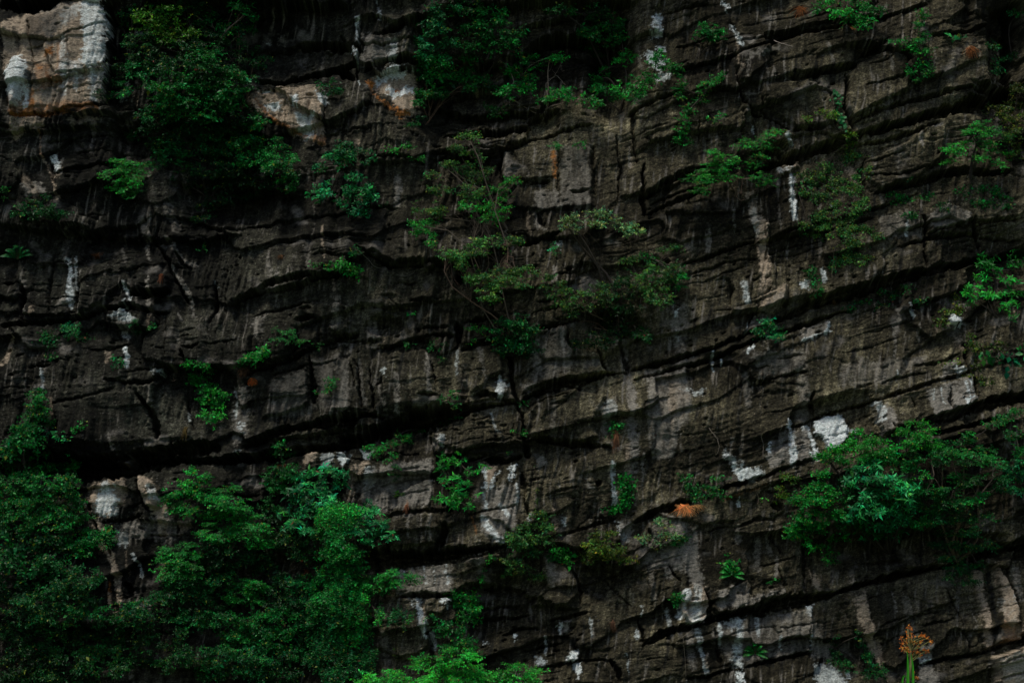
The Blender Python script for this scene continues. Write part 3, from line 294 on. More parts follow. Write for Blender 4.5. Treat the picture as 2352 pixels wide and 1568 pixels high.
# drip streaks: (kind, tile, [(x, y)...], width, strength)
STREAKS = [('d','A0',[(470,80),(460,300),(470,520)],16,.5), ('d','A0',[(360,200),(350,420)],22,.45), ('w','A0',[(630,480),(640,680)],40,.5), ('w','A0',[(520,460),(520,600)],26,.5), ('o','A0',[(400,300),(410,560)],30,.3), ('o','A0',[(270,450),(330,520),(420,540)],26,.5), ('d','A0',[(100,200),(130,340)],26,.6), ('w','A0',[(170,600),(175,700)],30,.8), ('t','A0',[(170,1200),(240,1300)],60,.4), ('o','A0',[(1700,640),(1850,800),(2060,900)],22,.6), ('o','B0',[(230,620),(380,740)],20,.5), ('w','B0',[(130,540),(155,580)],12,.6), ('d','A2',[(720,330),(810,300)],12,.5), ('t','A2',[(600,260),(600,420)],36,.8), ('w','A2',[(720,220),(760,320)],40,.4), ('t','A2',[(930,200),(960,300),(1030,390)],26,.8),
('w','C2',[(560,1130),(570,1250)],20,.4), ('w','C2',[(300,1170),(310,1300)],30,.5), ('g','C2',[(2300,800),(2330,1000)],50,.5), ('w','B2',[(1290,440),(1290,560)],16,.4), ('g','B2',[(1420,700),(1440,900)],50,.5), ('w','B2',[(1700,1130),(1705,1250)],18,.35), ('w','B2',[(1400,1250),(1400,1360)],16,.4), ('g','C1',[(480,1000),(500,1200)],50,.4), ('g','B1',[(1450,1200),(1440,1400)],40,.3), ('w','B2',[(1950,1370),(1960,1500)],16,.4), ('g','C2',[(820,540),(830,700)],40,.3),('w','C2',[(440,1130),(430,1250),(440,1440)],50,.5), ('w','C2',[(150,930),(140,1150)],60,.5), ('g','C2',[(60,520),(120,700),(160,900)],80,.6), ('g','C2',[(560,600),(560,800)],50,.45), ('w','B2',[(1850,90),(1850,200),(1855,370)],26,.8), ('t','B2',[(1950,-20),(1960,250)],50,.6), ('g','B2',[(2000,0),(1990,140)],60,.6),
('w','B2',[(2340,960),(2290,1120)],50,.7), ('w','B1',[(1080,1050),(1090,1150)],40,.6), ('g','B1',[(1930,780),(1950,1000),(1980,1300),(1990,1567)],60,.6), ('g','C0',[(520,1400),(600,1567)],60,.5), ('t','C1',[(600,0),(600,200),(620,400)],60,.8), ('g','C1',[(700,500),(500,700)],60,.5), ('g','C1',[(60,560),(40,900),(60,1300)],90,.4),
('g','C2',[(1560,1000),(1620,1250)],60,.3), ('w','C1',[(1890,960),(1930,1000)],40,.6), ('g','B2',[(430,780),(430,950)],60,.4), ('g','B2',[(700,780),(710,950)],60,.4), ('w','A2',[(700,230),(690,420)],50,.6), ('t','A2',[(1080,430),(1090,560)],70,.8),
('w','A0',[(430,260),(440,560),(430,640)],45,.35), ('w','B0',[(125,120),(135,270)],34,.75), ('w','B0',[(105,310),(135,400)],22,.8), ('w','B0',[(265,0),(280,120)],14,.4), ('g','B0',[(405,1200),(400,1380)],50,.9), ('o','B0',[(1465,1000),(1465,1180)],18,.6), ('w','C0',[(395,170),(435,250),(450,300)],34,.7),
('w','C0',[(790,1180),(795,1480)],38,.7), ('t','C0',[(1150,1070),(1220,1180)],60,.6), ('w','C0',[(765,900),(790,960)],28,.6), ('w','C0',[(540,830),(535,890)],16,.5), ('g','C0',[(1660,880),(1655,980)],14,.8), ('w','C0',[(1560,1500),(1565,1567)],16,.6), ('t','C0',[(1230,1200),(1220,1340)],40,.35), ('g','C0',[(730,440),(750,540)],22,.6), ('g','C0',[(1030,300),(1060,420)],24,.5),
('w','C1',[(995,310),(1005,380)],34,.6), ('w','C1',[(475,400),(490,520)],46,.5), ('w','C1',[(500,650),(480,715)],14,.7), ('w','C1',[(530,810),(490,860)],22,.7), ('w','C1',[(815,600),(825,640)],12,.6), ('w','C1',[(260,840),(265,960)],9,.8), ('w','C1',[(330,880),(335,920)],9,.7), ('w','C1',[(1565,0),(1570,60)],16,.6), ('w','C1',[(1780,1100),(1810,1210)],10,.6), ('w','C1',[(1730,1110),(1740,1180)],10,.4), ('w','C1',[(1940,1060),(1975,1160)],12,.7), ('w','C1',[(1970,1050),(2000,1160)],9,.6), ('w','C1',[(795,1350),(800,1480),(815,1567)],32,.95),
('g','C1',[(860,1050),(870,1200),(860,1290)],90,.4), ('w','C1',[(1490,980),(1500,1010)],9,.5), ('w','C1',[(1590,540),(1600,620)],20,.4),
('g','B1',[(1330,760),(1360,1000)],50,.5), ('g','B1',[(1500,660),(1530,1000)],22,.7), ('g','B1',[(60,1000),(40,1240)],50,.5), ('g','B1',[(390,1000),(400,1260)],30,.5), ('g','B1',[(600,860),(620,1120)],30,.6), ('g','B1',[(950,820),(1000,1050)],20,.5), ('w','B1',[(800,850),(800,1000)],18,.35), ('g','B1',[(150,900),(180,1200)],20,.4), ('w','B1',[(1030,1270),(1080,1400)],24,.3),
('w','A1',[(440,210),(470,330),(470,480),(470,540)],38,.7), ('w','A1',[(495,200),(500,420)],14,.4), ('w','A1',[(825,380),(845,430),(860,490)],28,.9), ('w','A1',[(835,500),(830,560)],20,.6), ('w','A1',[(820,710),(860,740)],40,.4), ('w','A1',[(830,820),(860,880),(850,940)],30,.75), ('t','A1',[(60,740),(40,860),(5,925)],26,.9), ('w','A1',[(275,950),(285,1090)],14,.5), ('g','A1',[(530,300),(535,600)],14,.8), ('w','A1',[(1425,355),(1440,400)],14,.5), ('g','A1',[(790,590),(770,740),(680,800)],20,.0), ('g','A1',[(1190,580),(1200,620)],18,.9), ('t','A1',[(215,540),(205,590)],22,.6),
('w','A1',[(1580,1110),(1585,1290)],16,.4), ('w','A1',[(1270,1240),(1285,1320)],9,.6), ('g','A1',[(1000,1080),(1010,1200)],40,.5), ('g','A1',[(960,100),(980,200)],30,.6), ('g','A1',[(1140,250),(1180,330),(1260,440),(1290,590)],30,.6), ('g','A1',[(1110,60),(1200,200),(1280,220)],40,.5), ('g','A1',[(150,380),(160,600)],30,.5), ('g','A1',[(440,0),(430,100),(430,200)],40,.3), ('g','A1',[(1800,160),(1810,330)],30,.6), ('g','A1',[(2060,150),(2080,290)],40,.4), ('g','A1',[(2270,500),(2250,680)],50,.5),
('t','A0',[(250,900),(280,1060),(350,1180),(380,1340)],18,.6), ('o','A0',[(60,765),(300,762),(500,735)],14,.7), ('o','A0',[(250,860),(275,1040)],14,.35), ('t','A2',[(620,490),(720,540),(775,600)],40,.8), ('t','A2',[(690,640),(770,720),(790,850)],42,.9), ('t','A2',[(790,850),(785,940),(800,1040)],38,.8), ('o','A2',[(735,880),(735,990)],24,.5), ('t','A2',[(735,960),(735,1050)],26,.6), ('w','A2',[(910,700),(950,850)],22,.4), ('w','A2',[(850,1070),(990,1040)],40,.25), ('t','A2',[(775,1060),(780,1170)],28,.5),
('w','B2',[(985,290),(1000,400)],26,.6), ('w','B2',[(1200,230),(1205,360)],26,.5), ('w','B2',[(975,460),(1030,540),(1100,620)],44,.55), ('w','B2',[(1100,370),(1150,450)],24,.6), ('w','B2',[(1850,150),(1850,250),(1870,350)],24,.8), ('t','B2',[(1840,100),(1835,220)],16,.7), ('w','B2',[(450,770),(452,820)],16,.7), ('w','B2',[(570,760),(590,900)],14,.35), ('w','B2',[(645,780),(655,900)],12,.35), ('w','B2',[(735,770),(740,900)],14,.4), ('w','B2',[(640,1230),(650,1330)],40,.5), ('g','B2',[(480,440),(480,600)],14,.9), ('g','B2',[(560,440),(570,620)],16,.7), ('g','B2',[(620,440),(630,600)],14,.7), ('w','B2',[(2010,1210),(2010,1260)],14,.6), ('w','B2',[(2040,1050),(2050,1130)],12,.4), ('g','B2',[(2100,700),(2120,1000)],40,.4), ('g','B2',[(2200,650),(2220,850)],50,.6), ('o','B2',[(460,350),(460,420)],14,.4), ('o','B2',[(900,440),(940,560)],14,.3), ('w','B2',[(2210,1080),(2230,1170)],30,.4), ('g','B2',[(320,1250),(340,1500)],60,.4),
('g','C2',[(430,520),(430,620)],40,.5), ('g','C2',[(620,560),(650,700)],30,.5), ('g','C2',[(690,720),(680,850)],20,.6), ('w','C2',[(150,1200),(180,1320),(220,1490)],30,.4), ('g','C2',[(100,1220),(120,1450)],60,.5), ('w','C2',[(425,330),(430,380)],14,.6), ('g','C2',[(1480,940),(1500,1080)],18,.5), ('w','C2',[(715,1250),(725,1330)],10,.5), ('w','C2',[(925,1230),(930,1350)],9,.5), ('d','C2',[(2140,820),(2150,1000),(2180,1220)],34,.8), ('d','C1',[(980,700),(1000,900)],60,.3),
('d','A2',[(2180,20),(2180,140)],30,.4), ('d','B0',[(1300,300),(1320,420)],40,.2), ('d','C2',[(1420,980),(1480,1200),(1560,1420)],90,.4), ('d','A0',[(380,100),(250,230)],30,.5), ('d','A0',[(300,480),(330,540)],40,.4), ('d','C1',[(700,1050),(720,1160)],80,.2), ('g','A0',[(1110,1350),(1120,1400),(1160,1500)],60,.4), ('g','A0',[(930,1440),(970,1567)],50,.5),
]

# ---------------------------------------------------------------- the cliff
def axis(a0, a1, f0, f1, fine, coarse):
    mid = np.arange(f0, f1, fine)
    def ramp(n, s, e):
        out = []; x = s; st = fine
        sign = 1 if e > s else -1
        while (e-x)*sign > 0:
            st = min(coarse, st*1.12); x = x + sign*st; out.append(x)
        return out
    return np.array(sorted(ramp(0, f0, a0)) + list(mid) + ramp(0, mid[-1], a1))
GX = axis(-34, 34, -18.4, 18.4, .0275, .35); GZ = axis(-.6, 38, 3.0, 27.2, .0265, .35)
X, Z = np.meshgrid(GX, GZ); X = X.astype(f32); Z = Z.astype(f32)
U0, V0 = project(X, 0*X, Z); U0 = U0.astype(f32); V0 = V0.astype(f32)
hl = .45*pn(U0/620, V0/420, 3) + .36*pn(U0/260, V0/170, 4)
U, V = project(X, -hl, Z); U = U.astype(f32); V = V.astype(f32)

slope_x = np.array([-800, 0, 500, 1000, 1500, 2350, 3200]); slope_v = np.array([.06, .06, .09, .13, .25, .27, .27])
xs = np.linspace(-1500, 4000, 500); sl = np.interp(xs, slope_x, slope_v); cum = np.cumsum(sl)*(xs[1]-xs[0])
TT = (V + np.interp(U, xs, cum).astype(f32)).astype(f32)
wu = U + 22*pn(U/90, V/70, 11) + 8*pn(U/25, V/30, 12); wt = TT + 11*pn(U/170, V/80, 13) + 2.6*pn(U/45, V/35, 14) + 1.2*pn(U/12, V/10, 15)

h = hl.copy()
# jointed beds: each block leans out at its foot
F1, F2, R, R2, LX, LY = voro(wu/170, wt/88, 21)
e = ss(.0, .09, F2-F1)
h += (.46*(R-.5) + (.26*LY + .22*(R2-.5)*LX))*ss(-.5, .15, pn(U/300, V/200, 50)+.1) 
h -= .06*(1-e)*ss(.05, .4, pn(U/120, V/90, 22))
F1, F2, R, R2, LX, LY = voro(wu/62, wt/21, 31)
h += (.08*(R-.5) + .04*LY)*ss(.15, .5, pn(U/170, V/120, 33)) ; h -= .025*(1-ss(0, .1, F2-F1))*ss(0, .3, pn(U/80, V/70, 32))
# thin bedding
m1 = .06 + .94*ss(.08, .5, pn(U/230, V/120, 41) + .1*pn(U/60, V/40, 47))
west = 1-ss(1000, 1500, U).astype(f32); m1 = m1*(1-.55*west); b1 = pn(wu/170, wt/9.5, 42); b2 = pn(wu/70, wt/4.2, 43); b3 = pn(wu/34, wt/2.1, 44)
h += m1*(.04*b1 + .018*b2) + .006*b3
h -= .08*ss(.38, .6, pn(wu/120, wt/7, 45))*ss(.05, .4, pn(U/160, V/120, 46))
# upright solution flutes
fm = ss(-.15, .3, pn(U/190, V/120, 51))
fx = U + 7*pn(U/60, V/90, 52) + .12*V
fm = np.clip(fm*(1+.5*west), 0, 1.4)
h += fm*(.085*(np.abs(pn(fx/15, V/150, 53))*2-.5) + .03*pn(fx/6, V/90, 54))
h += (.09+.06*west)*(np.abs(pn(fx/42, V/230, 55))*2-.5)
# lumps and pits
h += .075*fbm(U/46, V/34, 3, 61) + .026*fbm(U/11, V/8, 3, 71)
h += .014*pn(U/2.6, V/2.1, 81)
F1, F2, R, R2, LX, LY = voro(wu/30, wt/15, 91)
h -= .16*(1-ss(.08, .22, F1))*(R > .80)*ss(-.1, .2, pn(U/150, V/120, 92))

n0 = fbm(U/8, V/6, 3, 171)
# roofs: (tile, edge line, depth m, length over which the wall comes forward again)
ROOFS = [('A0', [(720,60),(1000,-10),(1400,-20),(2352,10)], .9, 150), ('A0', [(760,800),(1100,760),(1500,790),(1800,880)], .8, 130), ('A0', [(1150,1180),(1400,1150),(1800,1230),(2000,1300)], .8, 110),
 ('B0', [(520,130),(800,20),(1300,-10),(2000,-20)], .9, 170), ('B0', [(600,640),(900,700),(1100,680),(1500,700)], .7, 70), ('B0', [(1150,330),(1500,170),(1900,200)], .9, 120), ('B0', [(560,400),(1000,340),(1150,380)], .8, 110),
 ('A0', [(-60,870),(200,860),(700,830),(1000,800)], .35, 120), ('C0', [(2050,540),(2200,520),(2500,480)], .9, 120), ('C0', [(2150,20),(2300,-20),(2500,-20)], .8, 160), ('C0', [(500,1120),(860,990),(1200,880)], .4, 40),
 ('A2', [(-60,60),(300,30),(560,20),(700,40)], .3, 60), ('A2', [(1300,790),(1600,720),(2000,690),(2200,740)], .6, 130), ('A2', [(-60,1150),(300,1180),(700,1160),(900,1200)], .6, 170), ('C2', [(880,600),(1200,540),(1700,520),(2200,560)], .8, 90),
 ('B1', [(0,1360),(300,1330),(640,1260),(880,1200)], .5, 40), ('B2', [(120,700),(500,680),(900,650)], .4, 30), ('B2', [(880,930),(1150,900),(1500,1050),(1600,1060)], .5, 90), ('B2', [(1620,780),(1850,760),(2030,820)], .4, 80), ('A1', [(0,-20),(600,40),(1300,60),(1600,20)], .5, 90),
 ('A1', [(-60,560),(300,600),(500,590)], .3, 50), ('B1', [(1650,600),(1850,560),(2100,620)], .5, 70)]
SMOOTH = [('C2', [(2130,1390),(2600,1250),(2600,1900),(2190,1900)], .8), ('A0', [(60,120),(330,60),(540,-30),(700,-30),(718,100),(702,430),(690,680),(480,720),(320,755),(180,750),(60,700)], .3),
 ('B0', [(1120,980),(1300,900),(1500,860),(1700,840),(1720,1380),(1400,1400),(1120,1380)], .55), ('C1', [(1000,560),(1650,560),(1700,650),(1450,1100),(1000,1180),(600,1100)], .35),
 ('A1', [(350,1200),(600,1150),(1000,1110),(1240,1140),(1290,1440),(700,1480),(380,1430)], .5), ('A1', [(1660,1060),(2352,900),(2352,1230),(1700,1400)], .4), ('A1', [(1350,650),(1650,640),(1600,980),(1380,900)], .6),
 ('B1', [(1260,1280),(1340,1180),(1600,1100),(1800,1150),(1730,1300),(1750,1430),(1290,1420)], .5), ('B1', [(0,900),(600,830),(680,1180),(0,1240)], .45), ('B2', [(390,790),(780,760),(1060,740),(1060,900),(390,990)], .6),
 ('C0', [(1170,500),(1420,330),(1600,480),(1200,800)], .5), ('C0', [(460,350),(860,230),(1220,260),(1220,420),(440,560)], .4), ('C2', [(0,470),(640,200),(780,420),(640,540),(720,860),(0,960)], .5),
 ('C2', [(1140,980),(1960,780),(2060,1340),(1420,1480)], .35), ('B1', [(830,860),(1700,700),(1800,990),(1240,1140)], .4), ('B0', [(0,1100),(560,1080),(600,1567),(0,1567)], .4), ('A2', [(590,330),(620,220),(750,180),(850,190),(850,300),(830,440),(720,480),(630,430)], .3)]
wob = 3.2*pn(U/30, V/24, 101) + 2.2*pn(U/9, V/7, 102) + 1.2*pn(U/3.5, V/3.5, 103)
wobx = 4.5*pn(U/24, V/30, 105) + 2.2*pn(U/8, V/9, 106) + 1.2*pn(U/3.5, V/3.5, 107)
wmod = 1 + .55*pn(U/22, V/40, 104) + .35*pn(U/7, V/12, 108)
def conv(tile, pts): return np.array([(*T(tile, p[0], p[1]), (p[2]*TS if len(p) > 2 else 0)) for p in pts])
GXl, GZl = GX, GZ
def window(umin, umax, vmin, vmax, m):
    """index window of the grid that surely covers the given survey rectangle"""
    xa, za = unproject(umin-m, vmin-m, 0); xb, zb = unproject(umax+m, vmax+m, 0); xc, zc = unproject(umin-m, vmax+m, 0); xd, zd = unproject(umax+m, vmin-m, 0)
    x0 = min(xa, xc)-.3; x1 = max(xb, xd)+.3; z0 = min(zb, zc)-.4; z1 = max(za, zd)+.4
    i0, i1 = np.searchsorted(GX, [x0, x1]); j0, j1 = np.searchsorted(GZ, [z0, z1])
    return slice(max(j0, 0), j1), slice(max(i0, 0), i1)
def polydist(u, v, P):
    d = np.full(u.shape, 1e9, f32); ins = np.zeros(u.shape, bool); n = len(P)
    for i in range(n):
        ax, ay = P[i][0], P[i][1]; bx, by = P[(i+1) % n][0], P[(i+1) % n][1]
        ex, ey = bx-ax, by-ay; wx = u-ax; wy = v-ay
        t = np.clip((wx*ex+wy*ey)/(ex*ex+ey*ey+1e-9), 0, 1)
        d = np.minimum(d, (wx-ex*t)**2 + (wy-ey*t)**2)
        c = ((ay > v) != (by > v)) & (u < (bx-ax)*(v-ay)/(by-ay+1e-9)+ax); ins ^= c
    d = np.sqrt(d); return np.where(ins, -d, d)
for tile, poly, amt in SMOOTH:
    P = conv(tile, poly); sl_ = window(P[:,0].min(), P[:,0].max(), P[:,1].min(), P[:,1].max(), 30)
    d = polydist(U[sl_]+wobx[sl_]*1.5, V[sl_]+wob[sl_]*1.5, P); m = min(amt, .6)*ss(0, 1, (8-d)/24)
    h[sl_] = h[sl_]*(1-m) + (hl[sl_] + .012*n0[sl_])*m
for tile, pts, dep, fall in ROOFS:
    p = np.array([T(tile, *q) for q in pts]); fl = fall*1.4; sl_ = window(p[:,0].min()-40, p[:,0].max()+40, p[:,1].min(), p[:,1].max()+fl*2.2, 40)
    u = U[sl_]; v = V[sl_]; d = v - np.interp(u, p[:,0], p[:,1]) + 2.5*wob[sl_]; end = ss(-30, 40, u-p[0,0])*ss(-30, 40, p[-1,0]-u)
    h[sl_] -= dep*end*ss(-2, 5, d)*np.exp(-np.maximum(d, 0)/fl)
h += 2.6*ss(-70, -260, V)*(.30 + .70*ss(230, 420, U)*(1-ss(1450, 1750, U)))          # unseen cliff above the view, bulged forward to shade the upper wall
for tile, pts, dep, lip in LEDGES:
    p = conv(tile, pts); sl_ = window(p[:,0].min(), p[:,0].max(), p[:,1].min(), p[:,1].max(), 110)
    u = U[sl_]; v = V[sl_]
    yc = np.interp(u, p[:,0], p[:,1]); wd = np.interp(u, p[:,0], p[:,2])*wmod[sl_]
    end = ss(0, 14, u-p[0,0]+6)*ss(0, 14, p[-1,0]+6-u); wd = np.maximum(wd*end, 0)
    d = v - yc + wob[sl_]
    g = ss(0, 1, (wd*.62 + 1.2*end - np.abs(d))/np.maximum(1.6, wd*.22))
    depth = dep*np.clip(.45 + wd/14, .3, 1.15)
    h[sl_] -= depth*g*end
    if lip: h[sl_] += lip*end*np.where(d < 0, np.exp(d/34), 0)*.8 - lip*end*np.where(d >= 0, np.exp(-d/26), 0)*.4
for tile, pts, dep, step in CRACKS:
    p = conv(tile, pts); sl_ = window(p[:,0].min(), p[:,0].max(), p[:,1].min(), p[:,1].max(), 80)
    u = U[sl_]; v = V[sl_]
    xc = np.interp(v, p[:,1], p[:,0]); wd = np.interp(v, p[:,1], p[:,2])*wmod[sl_]
    end = ss(0, 12, v-p[0,1]+5)*ss(0, 12, p[-1,1]+5-v); wd = wd*end
    d = u - xc + wobx[sl_]
    g = ss(0, 1, (wd*.55 + .8*end - np.abs(d))/np.maximum(1.8, wd*.35))
    h[sl_] -= dep*g*end*np.clip(.45+wd/12, .3, 1.1)
    if step: h[sl_] += step*end*np.where(d > 0, np.exp(-d/40), 0)
for tile, x, y, rx, ry, dep in HOLLOWS:
    cx, cy = T(tile, x, y); rx *= TS; ry *= TS
    sl_ = window(cx-rx, cx+rx, cy-ry, cy+ry, 40)
    q = np.sqrt(((U[sl_]-cx+wobx[sl_])/rx)**2 + ((V[sl_]-cy+wob[sl_])/ry)**2)
    soft = .85 if rx > 60 else .35
    h[sl_] -= dep*(1-ss(1-soft, 1.12, q))
def polydist(u, v, P):
    d = np.full(u.shape, 1e9, f32); ins = np.zeros(u.shape, bool); n = len(P)
    for i in range(n):
        ax, ay = P[i][0], P[i][1]; bx, by = P[(i+1) % n][0], P[(i+1) % n][1]
        ex, ey = bx-ax, by-ay; wx = u-ax; wy = v-ay
        t = np.clip((wx*ex+wy*ey)/(ex*ex+ey*ey+1e-9), 0, 1)
        d = np.minimum(d, (wx-ex*t)**2 + (wy-ey*t)**2)
        c = ((ay > v) != (by > v)) & (u < (bx-ax)*(v-ay)/(by-ay+1e-9)+ax); ins ^= c
    d = np.sqrt(d); return np.where(ins, -d, d)
for tile, poly, ht, soft in RAISED:
    P = conv(tile, poly); sl_ = window(P[:,0].min(), P[:,0].max(), P[:,1].min(), P[:,1].max(), 30)
    d = polydist(U[sl_]+wobx[sl_]*.8, V[sl_]+wob[sl_]*.8, P)
    h[sl_] += ht*ss(0, 1, (-d + .3*soft*TS*2)/(soft*TS*1.6))
h = np.clip(h, -2.4, 1.6).astype(f32)

# colour of the stone
def mixc(c, m, col):
    m = np.clip(m, 0, 1)[..., None]; return c*(1-m) + np.array(col, f32)*m
for k in range(150):
    y0 = rng.uniform(60, 1540); x0 = rng.uniform(20, 2330); L_ = rng.uniform(20, 90); w0 = rng.uniform(5, 26)
    STREAKS.append((rng.choice(['g', 'g', 't']), 'A0', [(x0/TS, y0/TS), ((x0+rng.normal(0, 3))/TS, (y0+L_*.5)/TS), ((x0+rng.normal(0, 4))/TS, (y0+L_)/TS)], w0, float(rng.uniform(.2, .65))))
n1 = fbm(U/260, V/200, 3, 201); n2 = fbm(U/16, V/60, 3, 211); n3 = fbm(wu/40, wt/8, 3, 221); n4 = pn(U/3.2, V/2.6, 231)
n5 = fbm(U/3.2, V/3.2, 3, 242); n6 = fbm(U/9, V/7, 3, 233)
base = np.zeros(U.shape+(3,), f32) + np.array((.0350, .0340, .0262), f32)
base *= np.exp(1.9*n1 + 1.3*n2*ss(-.3, .2, n1+.1) + .65*n3 + .75*n4 + .85*n6 + .7*n5)[..., None]
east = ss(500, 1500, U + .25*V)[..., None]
base *= (.54 + .74*east); base *= np.array((.98, 1.0, .96), f32)*(1-east) + np.array((1.10, 1.0, .80), f32)*east  # darker towards the left, lighter and warmer towards the right
base = mixc(base, .8*ss(.12, .55, fbm(U/60, V/45, 4, 261))*ss(.0, .5, pn(U/210, V/170, 262)+.15), (.20, .185, .165))        # grey lichen bloom
base = mixc(base, .85*ss(.16, .5, fbm(fx/8, V/75, 3, 241))*ss(-.1, .35, pn(U/150, V/90, 243)+.25*east[...,0]-.08), (.23, .21, .18))   # pale drip lines
base = mixc(base, .85*ss(.18, .5, fbm(fx/13, V/110, 3, 271))*ss(-.3, .3, pn(U/170, V/130, 272)), (.010, .011, .010)) # black drip lines
base = mixc(base, .55*ss(.36, .6, fbm(U/5, V/4, 3, 252))*ss(0, .4, n1+.25), (.30, .28, .25))                         # lichen flecks
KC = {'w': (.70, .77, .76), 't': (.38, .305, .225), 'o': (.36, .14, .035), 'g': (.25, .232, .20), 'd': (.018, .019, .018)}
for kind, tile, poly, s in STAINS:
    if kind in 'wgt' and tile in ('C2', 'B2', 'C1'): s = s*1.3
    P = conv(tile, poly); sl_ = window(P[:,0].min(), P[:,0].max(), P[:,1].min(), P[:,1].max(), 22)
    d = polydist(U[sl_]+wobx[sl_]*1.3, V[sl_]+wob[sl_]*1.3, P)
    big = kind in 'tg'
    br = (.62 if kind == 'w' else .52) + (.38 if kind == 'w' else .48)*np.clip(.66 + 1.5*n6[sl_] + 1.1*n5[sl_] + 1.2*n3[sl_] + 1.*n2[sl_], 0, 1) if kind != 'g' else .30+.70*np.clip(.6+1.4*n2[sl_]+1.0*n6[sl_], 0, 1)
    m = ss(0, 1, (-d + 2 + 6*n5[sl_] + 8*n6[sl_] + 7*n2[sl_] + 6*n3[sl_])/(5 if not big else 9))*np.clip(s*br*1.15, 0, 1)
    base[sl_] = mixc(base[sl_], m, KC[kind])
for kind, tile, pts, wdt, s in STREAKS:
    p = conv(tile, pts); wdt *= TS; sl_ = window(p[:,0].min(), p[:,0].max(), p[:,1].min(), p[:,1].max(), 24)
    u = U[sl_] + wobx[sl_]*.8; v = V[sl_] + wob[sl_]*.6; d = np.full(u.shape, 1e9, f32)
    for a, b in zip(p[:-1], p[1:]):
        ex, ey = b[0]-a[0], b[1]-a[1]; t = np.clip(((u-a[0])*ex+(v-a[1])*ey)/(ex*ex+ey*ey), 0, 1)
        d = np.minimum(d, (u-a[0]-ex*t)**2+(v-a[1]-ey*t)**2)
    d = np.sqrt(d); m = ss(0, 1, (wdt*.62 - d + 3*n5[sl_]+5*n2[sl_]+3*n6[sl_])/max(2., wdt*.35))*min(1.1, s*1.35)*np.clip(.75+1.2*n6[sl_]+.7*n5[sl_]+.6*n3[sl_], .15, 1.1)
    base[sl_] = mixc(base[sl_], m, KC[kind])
base *= np.clip(1 + .16*n6 + .2*n3, .5, 1.4)[..., None]; base *= (1 + .18*n4 + .2*n5)[..., None]
base = np.clip(base, .006, .8)

nx, nz = len(GX), len(GZ); N = nx*nz
def mesh_from(name, co, faces_flat, n, cols=None):
    me = bpy.data.meshes.new(name); nf = len(faces_flat)//n
    me.vertices.add(len(co)); me.vertices.foreach_set('co', np.ascontiguousarray(co, f32).ravel())
    me.loops.add(len(faces_flat)); me.loops.foreach_set('vertex_index', faces_flat.astype(np.int32))
    me.polygons.add(nf); me.polygons.foreach_set('loop_start', np.arange(0, nf*n, n, dtype=np.int32)); me.polygons.foreach_set('loop_total', np.full(nf, n, np.int32))
    if cols is not None:
        at = me.attributes.new('tint', 'FLOAT_COLOR', 'POINT')
        c4 = np.ones((len(co), 4), f32); c4[:, :3] = cols; at.data.foreach_set('color', c4.ravel())
    me.update(calc_edges=True); return me
co = np.stack([X, -h, Z], -1).reshape(-1, 3)
idx = np.arange(N, dtype=np.int32).reshape(nz, nx)
fc = np.stack([idx[:-1, :-1], idx[:-1, 1:], idx[1:, 1:], idx[1:, :-1]], -1).reshape(-1)
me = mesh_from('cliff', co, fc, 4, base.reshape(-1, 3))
me.polygons.foreach_set('use_smooth', np.ones(len(me.polygons), bool))
def mat(name):
    m = bpy.data.materials.new(name); m.use_nodes = True; return m, m.node_tree, m.node_tree.nodes['Principled BSDF']
M_rock, nt, bs = mat('stained_limestone')
at = nt.nodes.new('ShaderNodeAttribute'); at.attribute_name = 'tint'
tc = nt.nodes.new('ShaderNodeTexCoord'); mp = nt.nodes.new('ShaderNodeMapping'); mp.inputs['Scale'].default_value = (1, 1, 2.9); mp.inputs['Rotation'].default_value = (0, math.radians(11), 0)
nt.links.new(tc.outputs['Object'], mp.inputs[0])
no = nt.nodes.new('ShaderNodeTexNoise'); no.inputs['Scale'].default_value = 13; no.inputs['Detail'].default_value = 6; no.inputs['Roughness'].default_value = .7; nt.links.new(mp.outputs[0], no.inputs['Vector'])
mr = nt.nodes.new('ShaderNodeMapRange'); mr.inputs[1].default_value = .3; mr.inputs[2].default_value = .7; mr.inputs[3].default_value = .3; mr.inputs[4].default_value = 1.9; nt.links.new(no.outputs['Fac'], mr.inputs[0])
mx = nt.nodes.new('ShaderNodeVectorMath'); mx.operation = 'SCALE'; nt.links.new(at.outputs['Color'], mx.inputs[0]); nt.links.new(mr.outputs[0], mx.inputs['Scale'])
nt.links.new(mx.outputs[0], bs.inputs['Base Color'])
bp = nt.nodes.new('ShaderNodeBump'); bp.inputs['Strength'].default_value = 1.; bp.inputs['Distance'].default_value = .08; nt.links.new(no.outputs['Fac'], bp.inputs['Height']); nt.links.new(bp.outputs[0], bs.inputs['Normal'])
bs.inputs['Roughness'].default_value = .85; bs.inputs['Specular IOR Level'].default_value = .12
me.materials.append(M_rock)
cliff = bpy.data.objects.new('cliff', me); COL.objects.link(cliff); cliff['kind'] = 'structure'
# ground in front of the cliff
M_gr, nt, bs = mat('dark_grass'); no = nt.nodes.new('ShaderNodeTexNoise'); no.inputs['Scale'].default_value = 1.5; no.inputs['Detail'].default_value = 8
cr = nt.nodes.new('ShaderNodeValToRGB'); cr.color_ramp.elements[0].color = (.01, .03, .01, 1); cr.color_ramp.elements[1].color = (.04, .08, .02, 1)
nt.links.new(no.outputs['Fac'], cr.inputs[0]); nt.links.new(cr.outputs[0], bs.inputs['Base Color']); bs.inputs['Roughness'].default_value = .95
g = mesh_from('ground', np.array([(-400, -500, 0), (400, -500, 0), (400, 3, 0), (-400, 3, 0)], f32), np.array([0, 1, 2, 3]), 4); g.materials.append(M_gr)
go = bpy.data.objects.new('ground', g); COL.objects.link(go); go['kind'] = 'structure'

